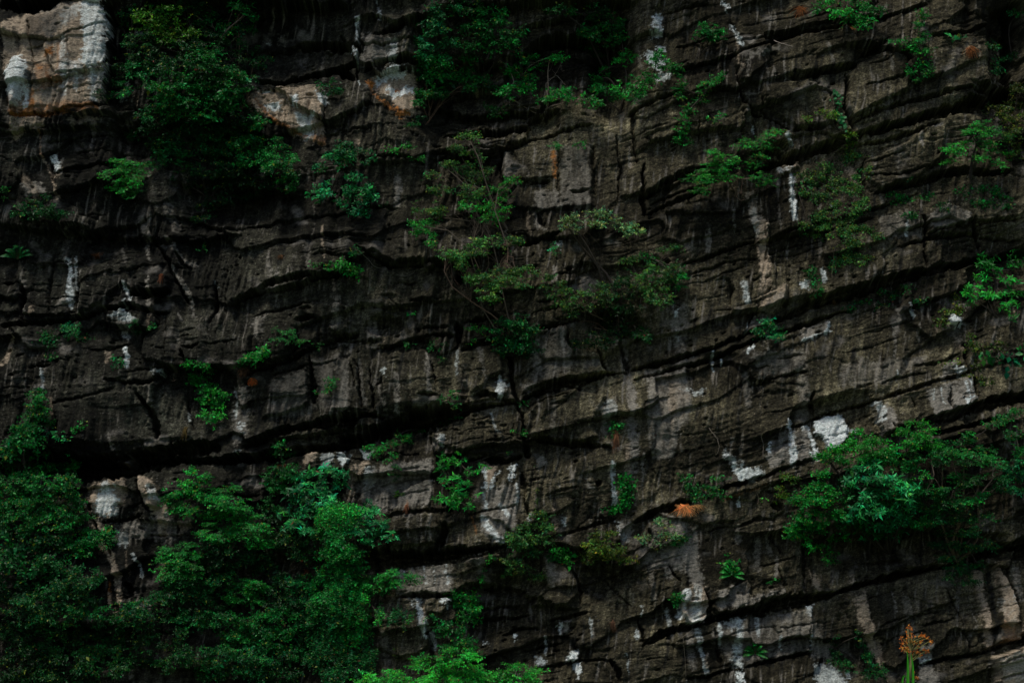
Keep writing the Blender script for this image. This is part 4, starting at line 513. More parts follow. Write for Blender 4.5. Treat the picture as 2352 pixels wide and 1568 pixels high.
def surf_h(x, z):
    i = np.clip(np.searchsorted(GX, x), 0, nx-1); j = np.clip(np.searchsorted(GZ, z), 0, nz-1); return float(h[j, i])
def onface(U_, V_, out=0.):
    """world point on the rock at survey position (U, V), `out` metres proud of the stone"""
    hh = 0.
    for k in range(4):
        x, z = unproject(U_, V_, -(hh+out)); hh = .5*hh + .5*surf_h(x, z) if k else surf_h(x, z)
    x, z = unproject(U_, V_, -(hh+out)); return np.array((x, -(hh+out), z))

# ---------------------------------------------------------------- materials of the plants
def leaf_mat(name, gloss=.42):
    m, nt, bs = mat(name); at = nt.nodes.new('ShaderNodeAttribute'); at.attribute_name = 'tint'
    nt.links.new(at.outputs['Color'], bs.inputs['Base Color']); bs.inputs['Roughness'].default_value = gloss
    bs.inputs['Specular IOR Level'].default_value = .18
    tr = nt.nodes.new('ShaderNodeBsdfTranslucent'); nt.links.new(at.outputs['Color'], tr.inputs['Color'])
    ms = nt.nodes.new('ShaderNodeMixShader'); ms.inputs[0].default_value = .22
    out = nt.nodes['Material Output']; nt.links.new(bs.outputs[0], ms.inputs[1]); nt.links.new(tr.outputs[0], ms.inputs[2]); nt.links.new(ms.outputs[0], out.inputs[0])
    return m
M_leaf = leaf_mat('living_leaf'); M_dry = leaf_mat('dry_leaf', .7)
M_bark, nt, bs = mat('bark'); at = nt.nodes.new('ShaderNodeAttribute'); at.attribute_name = 'tint'
no = nt.nodes.new('ShaderNodeTexNoise'); no.inputs['Scale'].default_value = 30; vm = nt.nodes.new('ShaderNodeVectorMath'); vm.operation = 'SCALE'
nt.links.new(at.outputs['Color'], vm.inputs[0]); mr = nt.nodes.new('ShaderNodeMapRange'); mr.inputs[3].default_value = .5; mr.inputs[4].default_value = 1.6
nt.links.new(no.outputs['Fac'], mr.inputs[0]); nt.links.new(mr.outputs[0], vm.inputs['Scale']); nt.links.new(vm.outputs[0], bs.inputs['Base Color']); bs.inputs['Roughness'].default_value = .85

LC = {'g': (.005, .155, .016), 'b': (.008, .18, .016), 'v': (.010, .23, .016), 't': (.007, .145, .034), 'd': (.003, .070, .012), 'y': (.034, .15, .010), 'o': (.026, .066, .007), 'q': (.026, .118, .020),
      'p': (.07, .18, .055), 'm': (.004, .115, .015), 'k': (.003, .045, .007), 'r': (.40, .13, .03)}  # greens 'd' and 'k' are darkened to stand in for deep shade
def nrm(v): return v/np.maximum(np.linalg.norm(v, axis=-1, keepdims=True), 1e-9)
class Leaves:
    def __init__(s): s.P = []; s.D = []; s.N = []; s.L = []; s.W = []; s.C = []
    def add(s, P, D, Nn, L, W, Cc):
        n = len(P); s.P.append(P); s.D.append(D); s.N.append(Nn); s.L.append(np.broadcast_to(L, n)); s.W.append(np.broadcast_to(W, n)); s.C.append(Cc)
    def build(s, name, m, parent, org):
        P = np.concatenate(s.P); D = nrm(np.concatenate(s.D)); Nn = np.concatenate(s.N); L = np.concatenate(s.L)[:, None]; W = np.concatenate(s.W)[:, None]; Cc = np.concatenate(s.C)
        B = nrm(np.cross(D, Nn)); Nn = np.cross(B, D)
        n = len(P); v = np.zeros((n, 5, 3), f32)
        v[:, 0] = P; v[:, 1] = P + D*L*.45 + B*W*.5 + Nn*W*.14; v[:, 2] = P + D*L - Nn*L*.10; v[:, 3] = P + D*L*.45 - B*W*.5 + Nn*W*.14; v[:, 4] = P + D*L*.5
        v = v.reshape(-1, 3) - org
        i = np.arange(n, dtype=np.int32)[:, None]*5
        f = np.concatenate([i, i+1, i+4, i+1, i+2, i+4, i+2, i+3, i+4, i+3, i, i+4], 1).reshape(-1)
        me = mesh_from(name, v, f, 3, np.repeat(np.clip(Cc, .001, .9), 5, axis=0)); me.materials.append(m)
        o = bpy.data.objects.new(name, me); COL.objects.link(o); o.parent = parent; return o
class Tubes:
    def __init__(s): s.V = []; s.F = []; s.C = []; s.n = 0
    def add(s, pts, radii, col, k=5):
        pts = np.array(pts, f32); m = len(pts); radii = np.broadcast_to(np.array(radii, f32), m)
        d = nrm(np.gradient(pts, axis=0)); a = nrm(np.cross(d, np.array([.3, 1, .2]))); b = np.cross(d, a)
        t = np.arange(k)*2*math.pi/k
        ring = pts[:, None] + radii[:, None, None]*(np.cos(t)[None, :, None]*a[:, None] + np.sin(t)[None, :, None]*b[:, None])
        s.V.append(ring.reshape(-1, 3))
        i, j = np.meshgrid(np.arange(m-1), np.arange(k), indexing='ij'); j2 = (j+1) % k
        s.F.append((np.stack([i*k+j, i*k+j2, (i+1)*k+j2, (i+1)*k+j], -1).reshape(-1)+s.n)); s.n += m*k
        s.C.append(np.broadcast_to(np.array(col, f32), (m*k, 3)))
    def build(s, name, m, parent, org):
        me = mesh_from(name, np.concatenate(s.V)-org, np.concatenate(s.F), 4, np.concatenate(s.C)); me.materials.append(m)
        me.polygons.foreach_set('use_smooth', np.ones(len(me.polygons), bool))
        o = bpy.data.objects.new(name, me); COL.objects.link(o); o.parent = parent; return o
def wander(a, b, n=6, amp=.12, sag=0.):
    a = np.array(a); b = np.array(b); L = np.linalg.norm(b-a); t = np.linspace(0, 1, n)[:, None]
    off = rng.normal(0, amp*L, (2, 3)); p = a*(1-t)+b*t + off[0]*np.sin(math.pi*t)*.7 + off[1]*np.sin(2*math.pi*t)*.35
    p[:, 2] -= (sag*L*np.sin(math.pi*t))[:, 0]; return p
def thing(name, cat, label, org, group=None):
    o = bpy.data.objects.new(name, None); COL.objects.link(o); o.location = [float(q) for q in org]; o.empty_display_size = .2
    o['label'] = label; o['category'] = cat
    if group: o['group'] = group
    return o
def rv(n): return nrm(rng.normal(0, 1, (n, 3)))
GAIN = 1.
def tints(col, ns, k, yel=.03, var=.32):
    c = GAIN*np.array(LC[col])*np.exp(rng.normal(0, var, (ns, 1, 1)))*np.exp(rng.normal(0, .42, (ns, k, 1)))
    c = c*np.array([1, 1, 1]) ; hue = rng.normal(0, .16, (ns, 1, 1)); c = c*np.concatenate([np.exp(2*hue), np.exp(0*hue), np.exp(-1.6*hue)], -1)
    br_ = rng.random((ns, k, 1)) < .004; c = np.where(br_, np.array([.10, .05, .02]), c); old = rng.random((ns, k, 1)) < .18; c = np.where(old, c*np.array([2.3, 1.05, 1.2]), c); y = rng.random((ns, k, 1)) < yel; c = np.where(y, np.array([.16, .20, .02]), c); return c.reshape(-1, 3)
def sprays(LV, cs, axis, style, col, L, yel):
    n = len(cs)
    if n == 0: return
    if style == 'leafy': K, TL, wr, nz_ = 10, 3.6*L, .50, .55
    elif style == 'feather': K, TL, wr, nz_ = 18, 6.5*L, .50, .22
    elif style == 'hang': K, TL, wr, nz_ = 14, 7.5*L, .55, .5
    elif style == 'whorl': K, TL, wr, nz_ = 9, 0, .30, .35
    elif style == 'ivy': K, TL, wr, nz_ = 5, 3*L, .80, .45
    elif style == 'broad': K, TL, wr, nz_ = 5, 2.2*L, .75, .35
    k = np.arange(K)
    base_n = {'feather': (0, -.62, .78), 'ivy': (0, -.85, .5), 'hang': (0, -.8, .6), 'broad': (0, -.8, .6)}.get(style, (0, -.72, .66))
    pn_ = nrm(np.array(base_n) + rng.normal(0, nz_*.6, (n, 3)))
    ax = axis + rng.normal(0, .45, (n, 3))
    if style == 'feather': ax[:, 2] = ax[:, 2]*.35
    if style == 'hang': ax = np.array([0, -.1, -1.]) + rng.normal(0, .16, (n, 3))
    ax = nrm(ax - pn_*(ax*pn_).sum(-1, keepdims=True)); sd = np.cross(ax, pn_)
    if style == 'whorl':
        a = (k*2*math.pi/K)[None] + rng.random((n, 1))*6.28 + rng.normal(0, .2, (n, K))
        D = np.cos(a)[..., None]*ax[:, None] + np.sin(a)[..., None]*sd[:, None] + pn_[:, None]*rng.normal(.25, .3, (n, K, 1)) + np.array([0, 0, -.25])
        P = cs[:, None] + D*L*.08
    else:
        t = (k+.5)/K-.5; side = np.where(k % 2, 1., -1.)
        P = cs[:, None] + ax[:, None]*(t*TL)[None, :, None] + rng.normal(0, L*.15, (n, K, 3))
        D = ax[:, None]*(.55 if style != 'hang' else .25) + sd[:, None]*(side*.9)[None, :, None] + rng.normal(0, .28, (n, K, 3)) + np.array([0, 0, -.18])
        if style == 'ivy' or style == 'broad': D = rng.normal(0, 1, (n, K, 3))*np.array([1, .3, .8]) + np.array([0, 0, -.5]); P = P + rng.normal(0, L*.5, (n, K, 3))
    Nn = pn_[:, None] + rng.normal(0, nz_, (n, K, 3))
    Ls = L*np.exp(rng.normal(0, .36, n*K))
    LV.add(P.reshape(-1, 3), D.reshape(-1, 3), Nn.reshape(-1, 3), Ls, Ls*wr, tints(col, n, K, yel))
DENS = 1.3
def plant(name, cat, label, ells, style='leafy', col='g', dens=1., L=.07, root=None, out=.22, yel=.03, bark=(.035, .026, .018), twig=.25, group=None, parts=None, thick=1., flat=.7):
    if root is None:
        e = ells[-1]; root = (e[0], e[1], e[2]+e[4]*.3)
    ru, rvv = T(*root); R0 = onface(ru, rvv, -.05)
    th = thing(name, cat, label, R0, group)
    LV = Leaves(); TB = Tubes(); cens = []
    gr = 1.1 if group == GV else 1.18 if group in (GT, GS, 'trees at the top centre', 'trees in the cleft right of top centre') else 1.05
    for e in ells:
        u, v = T(e[0], e[1], e[2]); rx = gr*e[3]*TS/UPM; ry = gr*e[4]*TS/UPM; rm = min(rx, ry)
        rz = flat*rm + .04
        o = out + .35*rz + rng.uniform(0, .12)*(style != 'ivy')
        c = onface(u, v, o) if style != 'ivy' else onface(u, v, .04); cens.append((c, rx, ry, rz))
    x0 = R0 if True else 0
    prev = [R0]
    global GAIN
    for c, rx, ry, rz in cens:
        GAIN = math.exp(rng.normal(.08, .30))
        near = min(prev, key=lambda p: np.linalg.norm(p-c)) if len(prev) > 1 and rng.random() < .75 else prev[0]
        limb = wander(near, c + np.array([0, .3*rz, -.15*ry]), 7, .10)
        Lb = np.linalg.norm(c-near); r0 = (.012 + .014*min(Lb, 2.5))*thick
        if style == 'ivy': r0 *= .35
        TB.add(limb, np.linspace(r0, r0*.45, 7), bark); prev.append(limb[-1])
        area = math.pi*rx*ry
        sa = {'leafy': 10*L*L*.25, 'feather': 18*L*L*.25, 'hang': 14*L*L*.28, 'whorl': 9*L*L*.15, 'ivy': 5*L*L*.4, 'broad': 5*L*L*.38}[style]
        ns = int(max(2, DENS*dens*1.55*area/sa))
        nc = max(3, int(area/.075)); nc = min(nc, 40)
        a = rng.random(nc)*6.283; rr = np.sqrt(rng.random(nc))*.9
        sub = np.stack([rr*np.cos(a)*rx, -np.abs(rng.normal(0, .55, nc))*rz + .25*rz, rr*np.sin(a)*ry], -1)
        which = rng.integers(0, nc, ns); w8 = rng.random(ns) < .14
        sg = np.array([max(.09, .17*rx), max(.06, .3*rz), max(.05, .14*ry)])
        off = sub[which] + rng.normal(0, 1, (ns, 3))*sg
        a = rng.random(ns)*6.283; rr = np.sqrt(rng.random(ns))
        off[w8] = np.stack([rr*np.cos(a)*rx, rng.normal(0, .5, ns)*rz, rr*np.sin(a)*ry], -1)[w8]
        if style == 'ivy':
            off[:, 1] = 0; cs = []
            for q in off:
                x = c[0]+q[0]; z = c[2]+q[2]; cs.append((x, -(surf_h(x, z)+.02+.05*rng.random()), z))
            cs = np.array(cs)
        else:
            cs = c + off
            hh = np.array([surf_h(q[0], q[2]) for q in cs]); cs[:, 1] = np.minimum(cs[:, 1], -(hh+.02))
        ax = nrm(cs - limb[-1]) + np.array([0, -.2, .25])
        sprays(LV, cs, ax, style, col, L, yel)
        nt_ = int(ns*twig*.5)
        for q in cs[rng.integers(0, ns, min(nt_, 45))]:
            s0 = limb[rng.integers(3, 7)]; tw = wander(s0, q, 5, .12)
            TB.add(tw, np.linspace(.007, .003, 5)*(1 if style != 'ivy' else .6), bark, 3)
    pnames = parts or (('crown', 'trunk') if name.endswith('tree') else ('leaves', 'stem'))
    LV.build(pnames[0], M_leaf, th, R0); TB.build(pnames[1], M_bark, th, R0)
    return th
def vine(name, label, tile, pts, col='g', L=.07, wid=14, dens=1., style='broad', out=.06, cat='vine', yel=.04, group=None):
    """leaves strung along a hanging or climbing stem"""
    P = []
    for i in range(len(pts)-1):
        n = max(2, int(math.hypot(pts[i+1][0]-pts[i][0], pts[i+1][1]-pts[i][1])/16))
        for k in range(n + (i == len(pts)-2)):
            t = k/n; u, v = T(tile, pts[i][0]*(1-t)+pts[i+1][0]*t + rng.normal(0, 2.5), pts[i][1]*(1-t)+pts[i+1][1]*t); P.append(onface(u, v, out))
    P = np.array(P); P[1:-1] = (P[:-2]+P[1:-1]+P[2:])/3
    th = thing(name, cat, label, P[0], group); TB = Tubes(); TB.add(P, np.linspace(.012, .005, len(P)), (.05, .035, .02), 4); LV = Leaves()
    n = int(len(P)*dens*wid/10*2); ix = rng.integers(0, len(P), n); w_ = wid*TS/UPM
    global GAIN; GAIN = 1.; cs = P[ix] + rng.normal(0, 1, (n, 3))*np.array([w_*.6, .02, .05]); cs[:, 1] -= .02
    sprays(LV, cs, np.tile(np.array([0, -.3, .5]), (n, 1)), style, col, L, yel)
    LV.build('leaves', M_leaf, th, P[0]); TB.build('stem', M_bark, th, P[0]); return th
def tuft(label, tile, x, y, rx, ry, hang=True, n=70, col=(.30, .11, .035), name='dead_tuft', group='dead brown tufts on the rock', out=.02):
    u, v = T(tile, x, y - (ry*.6 if hang else -ry*.6)); R0 = onface(u, v, out); th = thing(name, 'tuft', label, R0, group); TB = Tubes()
    rx = rx*TS/UPM; ry = ry*TS/UPM
    for i in range(n):
        a = rng.normal(0, .5); e = R0 + np.array([rng.normal(0, .55)*rx, -rng.uniform(.05, .22), (-1 if hang else 1)*ry*rng.uniform(.5, 1.6)])
        m = R0 + (e-R0)*.4 + np.array([rng.normal(0, .2)*rx, -.12, ry*.55*rng.random()])
        s0 = R0 + rng.normal(0, .3, 3)*np.array([rx, .02, ry*.4]); t = np.linspace(0, 1, 6)[:, None]
        p = s0*(1-t)**2 + 2*m*t*(1-t) + e*t*t
        TB.add(p, np.linspace(.006, .0025, 6), np.array(col)*math.exp(rng.normal(0, .4)), 3)
    TB.build('blades', M_dry, th, R0); return th
def fern(label, tile, x, y, r, n=7, col='g', L=None, dirs=None, name='fern', cat='fern'):
    u, v = T(tile, x, y); R0 = onface(u, v, .05); th = thing(name, cat, label, R0, 'ferns on the rock'); r = r*TS/UPM
    for i in range(n):
        a = dirs[i] if dirs else math.pi*(-.1 + 1.2*i/(n-1)) + rng.normal(0, .12)
        tip = np.array([math.cos(a)*r, -.35*r, math.sin(a)*r*.75 - .1*r]); mid = np.array([math.cos(a)*r*.5, -.35*r, math.sin(a)*r*.55+.3*r])
        t = np.linspace(0, 1, 16)[:, None]; p = R0 + 2*mid*t*(1-t) + tip*t*t
        d = nrm(np.gradient(p, axis=0)); up = nrm(np.array([0, -.6, .8]) + 0*d); sd = nrm(np.cross(d, up)); LV = Leaves()
        for s in (-1, 1):
            for sub in (0, .5):
                pp = p[2:] - d[2:]*sub*r/16
                ln = .30*r*np.sin(math.pi*np.clip(np.linspace(.18, .97, 14), 0, 1))+.01
                LV.add(pp, sd[2:]*s + d[2:]*.45 + np.array([0, 0, -.25]), up[2:] + rng.normal(0, .12, (14, 3)), ln, ln*.20+.006, tints(col, 14, 1, .0, .12))
        fr = LV.build('frond', M_leaf, th, R0); tb = Tubes(); tb.add(p, np.linspace(.010, .003, 16), (.06, .07, .02), 4); tb.build('rib', M_bark, fr, R0)
    return th
def twigthing(label, tile, paths, col=(.22, .17, .13), r=.012, name='bare_branch', cat='branch', out=.18):
    u, v = T(tile, *paths[0][0]); R0 = onface(u, v, .02); th = thing(name, cat, label, R0, 'bare branches on the rock'); 
    for i, pth in enumerate(paths):
        pts = np.array([onface(*T(tile, *q), out if (k or i) else .02) for k, q in enumerate(pth)])
        t = np.linspace(0, len(pts)-1, len(pts)*3); p = np.stack([np.interp(t, np.arange(len(pts)), pts[:, a]) for a in range(3)], -1) + rng.normal(0, .008, (len(t), 3))
        tb = Tubes(); tb.add(p, np.linspace(r, r*.45, len(p))*(1 if i == 0 else .7), col, 5); tb.build('stem' if i == 0 else 'twig', M_bark, th, R0)
    return th

GT = 'trees on the upper left wall'; GV = 'vine curtains on the lower left wall'; GS = 'shrubs and small trees on the lower left slope'
def E(t, *tr): return [(t, *q) for q in tr]
# ---------------------------------------------------------------- plants on the upper wall
A0, B0, C0, A1, B1, C1, A2, B2, C2 = 'A0', 'B0', 'C0', 'A1', 'B1', 'C1', 'A2', 'B2', 'C2'
GT = 'trees on the upper left wall'
plant('leafy_tree', 'tree', 'tree with a yellowish domed top, right of the big pale rock face, upper left', E(A0, (1020,110,90,60),(1180,110,100,60),(1120,190,170,60),(1180,250,140,60),(1000,160,90,50)), col='y', dens=.75, L=.065, root=(A0,1230,420), group=GT, out=.4)
plant('leafy_tree', 'tree', 'blue-green small tree top touching the upper edge, above the dense dark tree mass', E(A0, (1430,170,110,50),(1520,190,80,40),(1650,60,80,70),(1660,170,60,50),(1150,15,150,40),(1400,110,60,60)), col='m', dens=.7, L=.065, root=(A0,1460,380), group=GT, out=.3, bark=(.16,.12,.09))
plant('leafy_tree', 'tree', 'largest tree of the upper left, broad dark green crown between two pale faces', E(A0, (1400,380,120,60),(1250,470,190,80),(1430,540,200,90),(1200,600,180,90),(1500,640,150,90),(1300,720,220,90),(1120,700,110,60),(1560,560,100,90)), col='m', dens=.85, L=.065, root=(A0,1580,900), group=GT, out=.5)
plant('leafy_tree', 'tree', 'thin dark branch of leaves reaching left against the edge of the big pale face', E(A0, (860,430,110,40),(800,520,70,70),(820,600,90,50),(720,660,60,30),(960,470,110,50),(880,80,80,30),(860,180,60,40)), col='d', dens=.7, L=.06, root=(A0,1050,560), group=GT)
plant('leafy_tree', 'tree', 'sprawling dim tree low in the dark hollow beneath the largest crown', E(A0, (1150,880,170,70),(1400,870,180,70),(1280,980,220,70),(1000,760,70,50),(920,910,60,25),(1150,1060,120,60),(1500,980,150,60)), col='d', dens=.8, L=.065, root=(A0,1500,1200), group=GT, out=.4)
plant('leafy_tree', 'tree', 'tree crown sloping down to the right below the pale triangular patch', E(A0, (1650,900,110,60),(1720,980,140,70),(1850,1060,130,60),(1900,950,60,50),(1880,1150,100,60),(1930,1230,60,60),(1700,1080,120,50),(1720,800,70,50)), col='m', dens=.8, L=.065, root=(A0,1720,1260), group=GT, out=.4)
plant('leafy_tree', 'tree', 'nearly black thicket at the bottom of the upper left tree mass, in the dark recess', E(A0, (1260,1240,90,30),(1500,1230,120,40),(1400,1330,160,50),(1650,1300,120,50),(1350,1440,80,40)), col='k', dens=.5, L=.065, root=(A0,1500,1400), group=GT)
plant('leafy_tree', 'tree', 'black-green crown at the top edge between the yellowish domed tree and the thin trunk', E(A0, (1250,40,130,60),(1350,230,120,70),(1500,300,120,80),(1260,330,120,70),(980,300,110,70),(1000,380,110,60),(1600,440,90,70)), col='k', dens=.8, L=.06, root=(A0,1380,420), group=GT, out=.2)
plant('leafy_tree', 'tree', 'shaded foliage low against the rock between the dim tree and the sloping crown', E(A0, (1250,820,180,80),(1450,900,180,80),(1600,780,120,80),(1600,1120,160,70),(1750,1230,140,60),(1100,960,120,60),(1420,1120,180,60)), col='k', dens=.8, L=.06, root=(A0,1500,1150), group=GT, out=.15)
plant('thin_tree', 'tree', 'slender sparse tree with a thin pale trunk right of the largest crown, against black rock', E(A0, (1600,180,50,80),(1640,20,60,30),(1700,420,60,40),(1780,430,60,60),(1680,560,60,50),(1730,360,40,40)), col='d', dens=.6, L=.06, root=(A0,1590,900), parts=('crown','trunk'), bark=(.12,.08,.05))
plant('shrub', 'shrub', 'bright green rounded shrub alone on dark rock below the big pale face', E(A0, (830,1110,110,45),(740,1170,70,40),(880,1180,100,60),(830,1240,110,50),(970,1120,50,50),(880,1290,70,35)), 'feather', 'b', .85, .045, root=(A0,870,1290))
plant('shrub', 'shrub', 'dim shrub at the far left edge, right of the small white mark on the wall', E(A0, (260,1340,90,35),(170,1420,80,40),(360,1420,100,45),(280,1460,120,40),(20,1300,40,40)), 'leafy', 'd', .8, .06, root=(A0,300,1480))
plant('shrub', 'shrub', 'small blue-green sprig beside the right edge of the pale triangular patch', E(A0, (2220,590,50,50),(2270,620,40,30),(2160,560,40,20)), 'leafy', 'd', .8, .06)
plant('shrub', 'shrub', 'teal shrub with long side sprays under the pale triangular patch', E(B0, (40,1000,70,50),(60,1070,80,50),(180,1010,60,20),(200,1080,50,20),(-10,1090,60,50))+E(A0,(2120,1130,60,25),(2300,960,40,30)), 'leafy', 't', .9, .06, root=(B0,30,1150))
plant('shrub', 'shrub', 'flat teal sprig left of the round teal bush, on bare dark rock', E(A0, (2180,1260,60,35),(2140,1300,60,30),(2230,1320,40,25)), 'leafy', 't', .9, .075)
plant('shrub', 'shrub', 'round teal bush with pale blue-green leaves, mid height left of centre', E(B0, (150,1230,80,50),(60,1300,60,50),(180,1310,70,60),(130,1390,90,50),(40,1360,40,30),(220,1270,40,40)), 'leafy', 't', 1.05, .085, root=(B0,130,1440), yel=0)
plant('leafy_tree', 'tree', 'upright tree with lit blue-green left edge, right of the small pale patch, top', E(B0, (600,140,50,60),(650,200,80,60),(600,280,60,60),(700,300,80,60),(720,90,90,60),(640,380,100,50)), col='t', dens=.85, L=.07, root=(B0,900,560), group='trees at the top centre', out=.5)
plant('leafy_tree', 'tree', 'drooping dark tree in the black gap at the top centre', E(B0, (940,190,120,45),(900,270,120,60),(1020,290,80,50),(860,50,160,50),(1000,110,90,50),(1180,220,70,70),(1120,120,60,60),(1160,320,70,50)), col='m', dens=.75, L=.07, root=(B0,1000,520), group='trees at the top centre', out=.4)
plant('leafy_tree', 'tree', 'low leaning tree below the top centre gap, with long bare diagonal stems', E(B0, (660,440,120,60),(600,520,70,60),(700,520,110,50),(830,430,100,50),(930,510,80,40),(990,580,70,40),(860,560,120,35),(640,600,100,60),(560,660,70,50),(560,460,50,40)), col='m', dens=.8, L=.07, root=(B0,600,830), group='trees at the top centre', out=.4, bark=(.10,.06,.035))
plant('shrub', 'shrub', 'wide spreading shrub with pale curved twigs hanging over the ledge above the flat square face', E(B0, (1430,370,120,40),(1310,420,90,50),(1230,500,120,50),(1150,450,60,30),(1180,600,120,50),(1300,560,110,50),(1400,640,90,40),(1550,640,110,40),(1680,660,100,40),(1500,590,80,30),(1120,640,60,40),(1740,720,50,20)), 'leafy', 'g', .62, .07, root=(B0,1400,760), out=.5, bark=(.22,.17,.13), thick=.7)
plant('shrub', 'shrub', 'sparse hanging sprig at the lower left of the wide spreading shrub', E(B0, (1040,720,50,25),(1100,740,60,40),(1060,770,50,30)), 'leafy', 'm', .6, .06)
plant('leafy_tree', 'tree', 'dark tree in the black cleft right of top centre, left of the white streaks', E(B0, (1500,60,100,40),(1690,90,110,50),(1780,140,70,60),(1800,250,110,70),(1740,200,110,60),(1850,200,70,50),(1760,340,90,60)), col='m', dens=.7, L=.06, root=(B0,1840,560), group='trees in the cleft right of top centre', out=.4)
plant('leafy_tree', 'tree', 'arching leafy branch crossing the white rock streaks near the upper edge', E(B0, (1900,180,30,50),(1960,600,120,50),(1900,640,80,40),(2080,520,100,40),(2140,410,60,60),(2220,440,80,30),(1750,500,70,60),(1770,590,80,40),(2280,470,60,40),(1940,400,70,50),(2010,660,60,30)), col='g', dens=.7, L=.06, root=(B0,1900,760), group='trees in the cleft right of top centre', out=.4)
plant('shrub', 'shrub', 'small bright sprig on a thin ledge between teal shrub and tall sparse tree', E(B0, (380,995,50,20),(450,985,50,20)), 'leafy', 'b', 1, .06, out=.1)
plant('weed', 'weed', 'tiny green tuft on the thin ledge left of the tall sparse tree', E(B0, (500,1065,30,12),(550,1055,30,18)), 'leafy', 'g', .8, .05, out=.08)
plant('weed', 'weed', 'dim wisp of leaves below the small orange-stained patch', E(B0, (490,840,50,30),(540,800,50,25)), 'leafy', 'd', .8, .055, out=.12)
plant('weed', 'weed', 'tiny green tuft on top of the rust streak in the flat square face', E(B0, (1470,985,25,28)), 'leafy', 'm', 1, .045, out=.05)
plant('weed', 'weed', 'tiny leafy sprig on the flat square face, right of the rust streak', E(B0, (1610,972,30,20)), 'leafy', 'g', .8, .05, out=.05)
plant('thin_tree', 'tree', 'tall sparse see-through tree left of the flat square face, bare twigs showing', E(B0, (850,920,60,30),(920,920,40,25),(820,1000,70,40),(920,1040,70,50),(720,1110,60,50),(830,1130,80,50),(920,1200,70,40),(900,1290,70,60),(1010,1140,50,40),(680,1280,70,50),(610,1390,100,60),(640,1180,40,30)), col='q', thick=.6, dens=.85, L=.05, root=(B0,1180,1600), out=.5, bark=(.09,.07,.05), twig=.6, yel=.06, parts=('crown','trunk'), group='sparse trees in the middle of the wall')
plant('thin_tree', 'tree', 'sparse tree with bright leaf tips before the lower corner of the flat square face', E(B0, (1180,1195,50,25),(1110,1230,60,35),(1080,1310,100,50),(900,1360,90,50),(1080,1420,100,60),(960,1450,60,60),(540,1500,50,40),(640,1480,70,40))+E(B1,(650,90,40,50),(550,20,60,50)), col='b', thick=.6, dens=.7, L=.05, root=(B1,1180,740), out=.4, bark=(.09,.07,.05), twig=.6, yel=.06, parts=('crown','trunk'), group='sparse trees in the middle of the wall')
plant('thin_tree', 'tree', 'lower leafy tree in the middle of the wall with a kinked pale trunk under it', E(B1, (730,190,70,40),(850,210,80,40),(930,170,80,50),(1010,110,90,40),(1140,130,90,50),(830,240,50,50),(1130,290,90,40),(1240,320,90,40),(900,320,60,60),(1080,380,120,60),(1250,390,80,50),(1010,450,70,70)), col='q', thick=.6, dens=.85, L=.052, root=(B1,1180,760), out=.4, bark=(.13,.08,.055), twig=.6, yel=.05, parts=('crown','trunk'), group='sparse trees in the middle of the wall')
plant('shrub', 'shrub', 'dense dark bush hanging at the foot of the kinked trunk, over the vertical cleft', E(B1, (1150,680,100,60),(1230,650,80,60),(1120,800,80,60),(1210,790,110,60),(1170,860,90,35),(1300,740,60,60),(1310,840,50,30)), 'leafy', 'd', .95, .06, root=(B1,1180,780))
plant('weed', 'weed', 'flat pale green sprig on the ledge left of the hanging dark bush', E(B1, (960,695,55,18),(1000,745,20,8),(900,768,25,10)), 'leafy', 'b', .9, .055, out=.08)
plant('weed', 'weed', 'little arching sprig below the black slot in the middle of the wall', E(B1, (690,805,35,12),(650,830,30,20),(655,888,25,10)), 'leafy', 'm', .8, .055, out=.08)
plant('weed', 'weed', 'small green speck of leaves under the cave hollow at the left centre', E(B1, (465,800,25,22)), 'leafy', 'm', .8, .05, out=.05)
plant('weed', 'weed', 'tiny round-leaved weed above the cave hollow', E(B1, (490,605,14,10)), 'leafy', 'g', 1, .05, out=.04)
plant('thin_tree', 'tree', 'sparse tree right of centre with pale green upper crown, growing from a dark root mass', E(B0, (1580,1490,90,50),(1680,1440,80,40),(1780,1430,60,40),(1720,1500,90,40),(1920,1510,90,40),(1860,1460,50,30))+E(B1,(1560,20,70,30),(1980,30,80,40)), col='p', dens=.6, L=.055, root=(B1,1880,740), out=.5, bark=(.07,.05,.035), twig=.5, parts=('crown','trunk'), group='sparse trees right of centre', thick=1.3)
plant('thin_tree', 'tree', 'dull yellow-green side crown at the left of the dark root mass', E(B1, (1590,470,80,40),(1540,510,60,40),(1560,590,60,25),(1640,540,60,30),(1740,440,60,50),(1790,480,60,50),(1480,470,60,40),(1800,540,50,40),(1450,390,70,50)), col='q', thick=.6, dens=.75, L=.055, root=(B1,1850,720), out=.45, bark=(.20,.14,.10), twig=.6, parts=('crown','trunk'), group='sparse trees right of centre')
plant('thin_tree', 'tree', 'dull yellow-green side crown at the right of the dark root mass', E(B1, (2050,340,70,40),(2150,370,80,50),(2120,450,100,50),(2190,500,60,50),(1960,250,60,50),(2110,280,70,50),(2230,170,70,40),(2260,300,70,60),(2000,420,60,50)), col='q', thick=.6, dens=.75, L=.055, root=(B1,1890,720), out=.45, bark=(.09,.07,.05), twig=.6, parts=('crown','trunk'), group='sparse trees right of centre')
plant('shrub', 'shrub', 'dark tangle of foliage around the root mass under the right centre trees', E(B1, (1880,620,100,80),(1950,700,120,60),(1750,760,120,60),(1650,800,90,40),(2050,740,80,50),(1890,420,100,90),(1900,520,120,70)), 'leafy', 'k', .55, .06, root=(B1,1890,760), bark=(.05,.03,.02), twig=.8)
plant('shrub', 'shrub', 'dim leafy fringe at the right of the centre trees, hanging beside bare striped rock', E(C1, (20,300,50,60),(20,380,50,50))+E(B1,(2290,370,50,60),(2100,210,60,30)), 'leafy', 'm', .7, .055)
